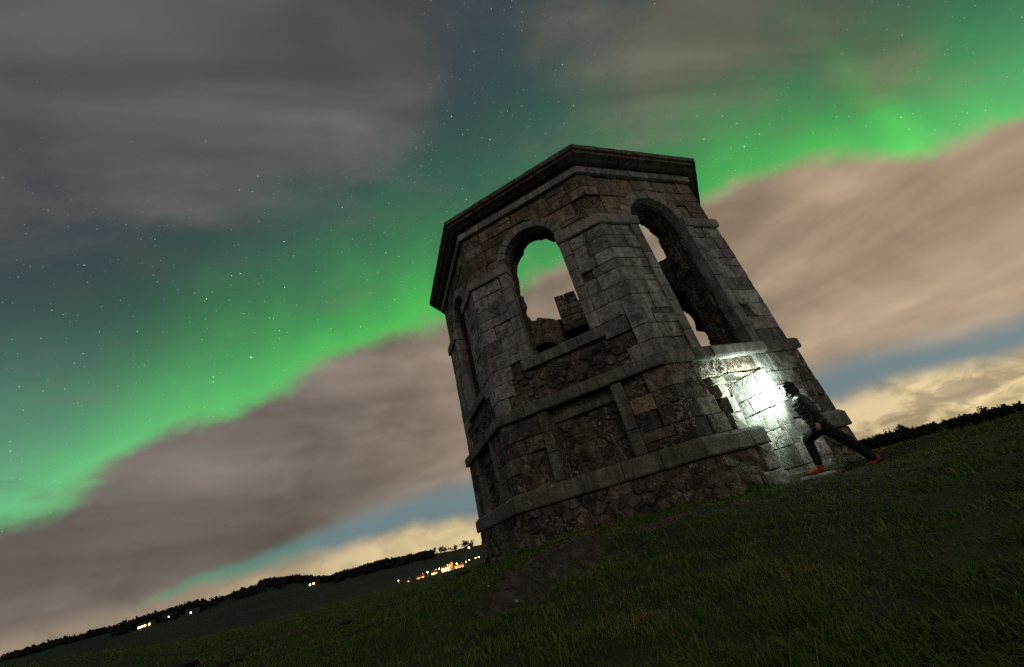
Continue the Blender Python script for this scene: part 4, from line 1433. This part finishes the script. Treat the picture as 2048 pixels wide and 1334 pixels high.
# quilted jacket: torso in puffed bands, sleeves, collar and hem
tor = [(-.135, .545, .150, .175), (-.13, .61, .168, .19), (-.115, .69, .160, .186), (-.10, .77, .160, .188), (-.085, .86, .168, .196), (-.07, .95, .178, .206), (-.058, 1.04, .176, .210), (-.048, 1.12, .150, .190), (-.035, 1.18, .105, .12), (-.02, 1.225, .090, .095)]
rings = []
for k in range(len(tor)-1):
    for s in range(5):
        f = s/5
        e0, z0, a0, b0 = tor[k]; e1, z1, a1, b1 = tor[k+1]
        pf = 1+.13*(abs(math.sin(math.pi*f))**.6-.6)
        rings.append((B(e0+(e1-e0)*f, z0+(z1-z0)*f), (a0+(a1-a0)*f)*pf, (b0+(b1-b0)*f)*pf))
rings.append((B(*tor[-1][:2]), tor[-1][2], tor[-1][3]))
jk = [loft(rings, -N_, 20),
      tube(B(-.05, 1.115, .13), B(-.065, 1.10, .185), .085, .082), tube(B(-.065, 1.10, .195), B(-.14, .86, .25), .083, .070, puff=.13, npuff=4), tube(B(-.14, .86, .25), B(-.09, .685, .205), .068, .050, puff=.13, npuff=3),
      tube(B(-.03, 1.115, -.13), B(-.015, 1.10, -.185), .085, .082), tube(B(-.015, 1.10, -.195), B(-.09, .86, -.255), .083, .068, puff=.13, npuff=4), tube(B(-.09, .86, -.255), B(-.035, .69, -.225), .066, .048, puff=.13, npuff=3),
      tube(B(-.03, 1.16), B(-.005, 1.265), .108, .100, puff=.10, npuff=2, steps=4)]
fused('jacket', jk, M_JACK, per, .0105, 2, .4)
# trousers
tr = [ball(B(-.14, .575), .150, .165, .14, E_),
      tube(B(-.12, .57, -.075), B(.165, .435, -.09), .115, .088, steps=6), tube(B(.165, .435, -.09), B(.205, .02, -.08), .086, .066, puff=.05, npuff=4),
      tube(B(-.15, .56, .075), B(-.375, .215, .09), .122, .092, steps=6), tube(B(-.375, .215, .09), B(-.545, -.125, .09), .088, .066, puff=.05, npuff=4)]
fused('trousers', tr, M_TROU, per, .011, 3)
def shoe(heel, toe, ank, up):
    d = (toe-heel).normalized(); lat = d.cross(up).normalized()
    L = (toe-heel).length
    g = []
    for f, w_, h_ in ((.0, .030, .050), (.08, .036, .062), (.25, .038, .062), (.45, .040, .052), (.65, .046, .042), (.82, .046, .034), (.94, .036, .026), (1.0, .016, .012)):
        g.append((heel+d*L*f+up*(h_*.75+.018), h_, w_))
    o = fused('shoe', [loft(g, lat, 14), tube(heel+d*.055+up*.06, ank, .045, .050, lat=lat)], M_SHOE, per, .008, 2)
    s_ = []
    for f, w_ in ((-.03, .022), (.0, .034), (.1, .040), (.3, .038), (.5, .041), (.7, .050), (.85, .048), (.95, .036), (1.02, .014)):
        s_.append((heel+d*L*f+up*.014, .021, w_*1.06))
    vs, fs = loft(s_, lat, 12)
    mesh_obj('sole', [Vector(v)-PB for v in vs], fs, M_SOLE, o, True)
    return o
shoe(B(.175, -.152, -.08), B(.455, -.150, -.085), B(.20, -.03, -.08), UP)
rz_ = min(gz(*B(-.46, 0, .09)[:2]), -.2)
shoe(B(-.655, rz_+.085, .09), B(-.425, rz_-.002, .09), B(-.565, -.135, .09), (UP+E_*.36).normalized())
# hood pulled up round the head
fused('hood', [ball(hc+UP*.032-HF*.040, .118, .108, .128, HF, -.15), ball(hc-UP*.06-HF*.075, .10, .105, .10, HF), tube(hc-UP*.12-HF*.06, hc-UP*.03-HF*.05, .105, .105, lat=HL, steps=3, cap=False),
               tube(hc+UP*.085+HF*.045, hc-UP*.06+HF*.035+HL*.088, .022, .022, steps=4), tube(hc+UP*.085+HF*.045, hc-UP*.06+HF*.035-HL*.088, .022, .022, steps=4)], M_BEAN, per, .0105, 3)
# headlamp: strap, housing and lens
strap = []
nn_ = 28
vs, fs = [], []
for j in range(nn_):
    t = 2*math.pi*j/nn_
    c = hc+UP*(.070)+HF*(math.cos(t)*.124-.034)+HL*(math.sin(t)*.116)
    rad = (HF*math.cos(t)+HL*math.sin(t)).normalized()
    for q in (c-UP*.015-rad*.002, c+UP*.015-rad*.002, c+UP*.015+rad*.004, c-UP*.015+rad*.004): vs.append(q-PB)
for j in range(nn_):
    for k in range(4):
        fs.append((j*4+k, j*4+(k+1) % 4, ((j+1) % nn_)*4+(k+1) % 4, ((j+1) % nn_)*4+k))
hl_ = mesh_obj('headlamp', vs, fs, M_PLAS, per, True)
lc = hc+UP*.070+HF*.108
hv, hf = tube(lc-HF*.012, lc+HF*.004, .027, .024, lat=HL, steps=2)
mesh_obj('lamp_housing', [v-PB for v in hv], hf, M_PLAS, hl_, True)
lv, lf = ball(lc+HF*.024, .012, .020, .020, HF)
mesh_obj('lens', [v-PB for v in lv], lf, M_LENS, hl_, True)
ld = bpy.data.lights.new('headlamp_beam', 'SPOT')
ld.energy = 760.0
ld.color = (.76, 1.0, .86)
ld.spot_size = R(144)
ld.spot_blend = 1.0
ld.shadow_soft_size = .016
lo = bpy.data.objects.new('headlamp_beam', ld)
lp = lc+HF*.048
aim = lp-FR[1][0]*.96-FR[1][1]*.02+UP*.16
lo.location = lp-PB
lo.rotation_euler = (Vector(aim)-lp).to_track_quat('-Z', 'Y').to_euler()
lo.parent = per
col.objects.link(lo)
ls = bpy.data.lights.new('headlamp_spill', 'POINT')
ls.energy = 42.0
ls.color = (.76, 1.0, .86)
ls.shadow_soft_size = .016
lo2 = bpy.data.objects.new('headlamp_spill', ls)
lo2.location = lp+HF*.03-PB
lo2.parent = per
col.objects.link(lo2)
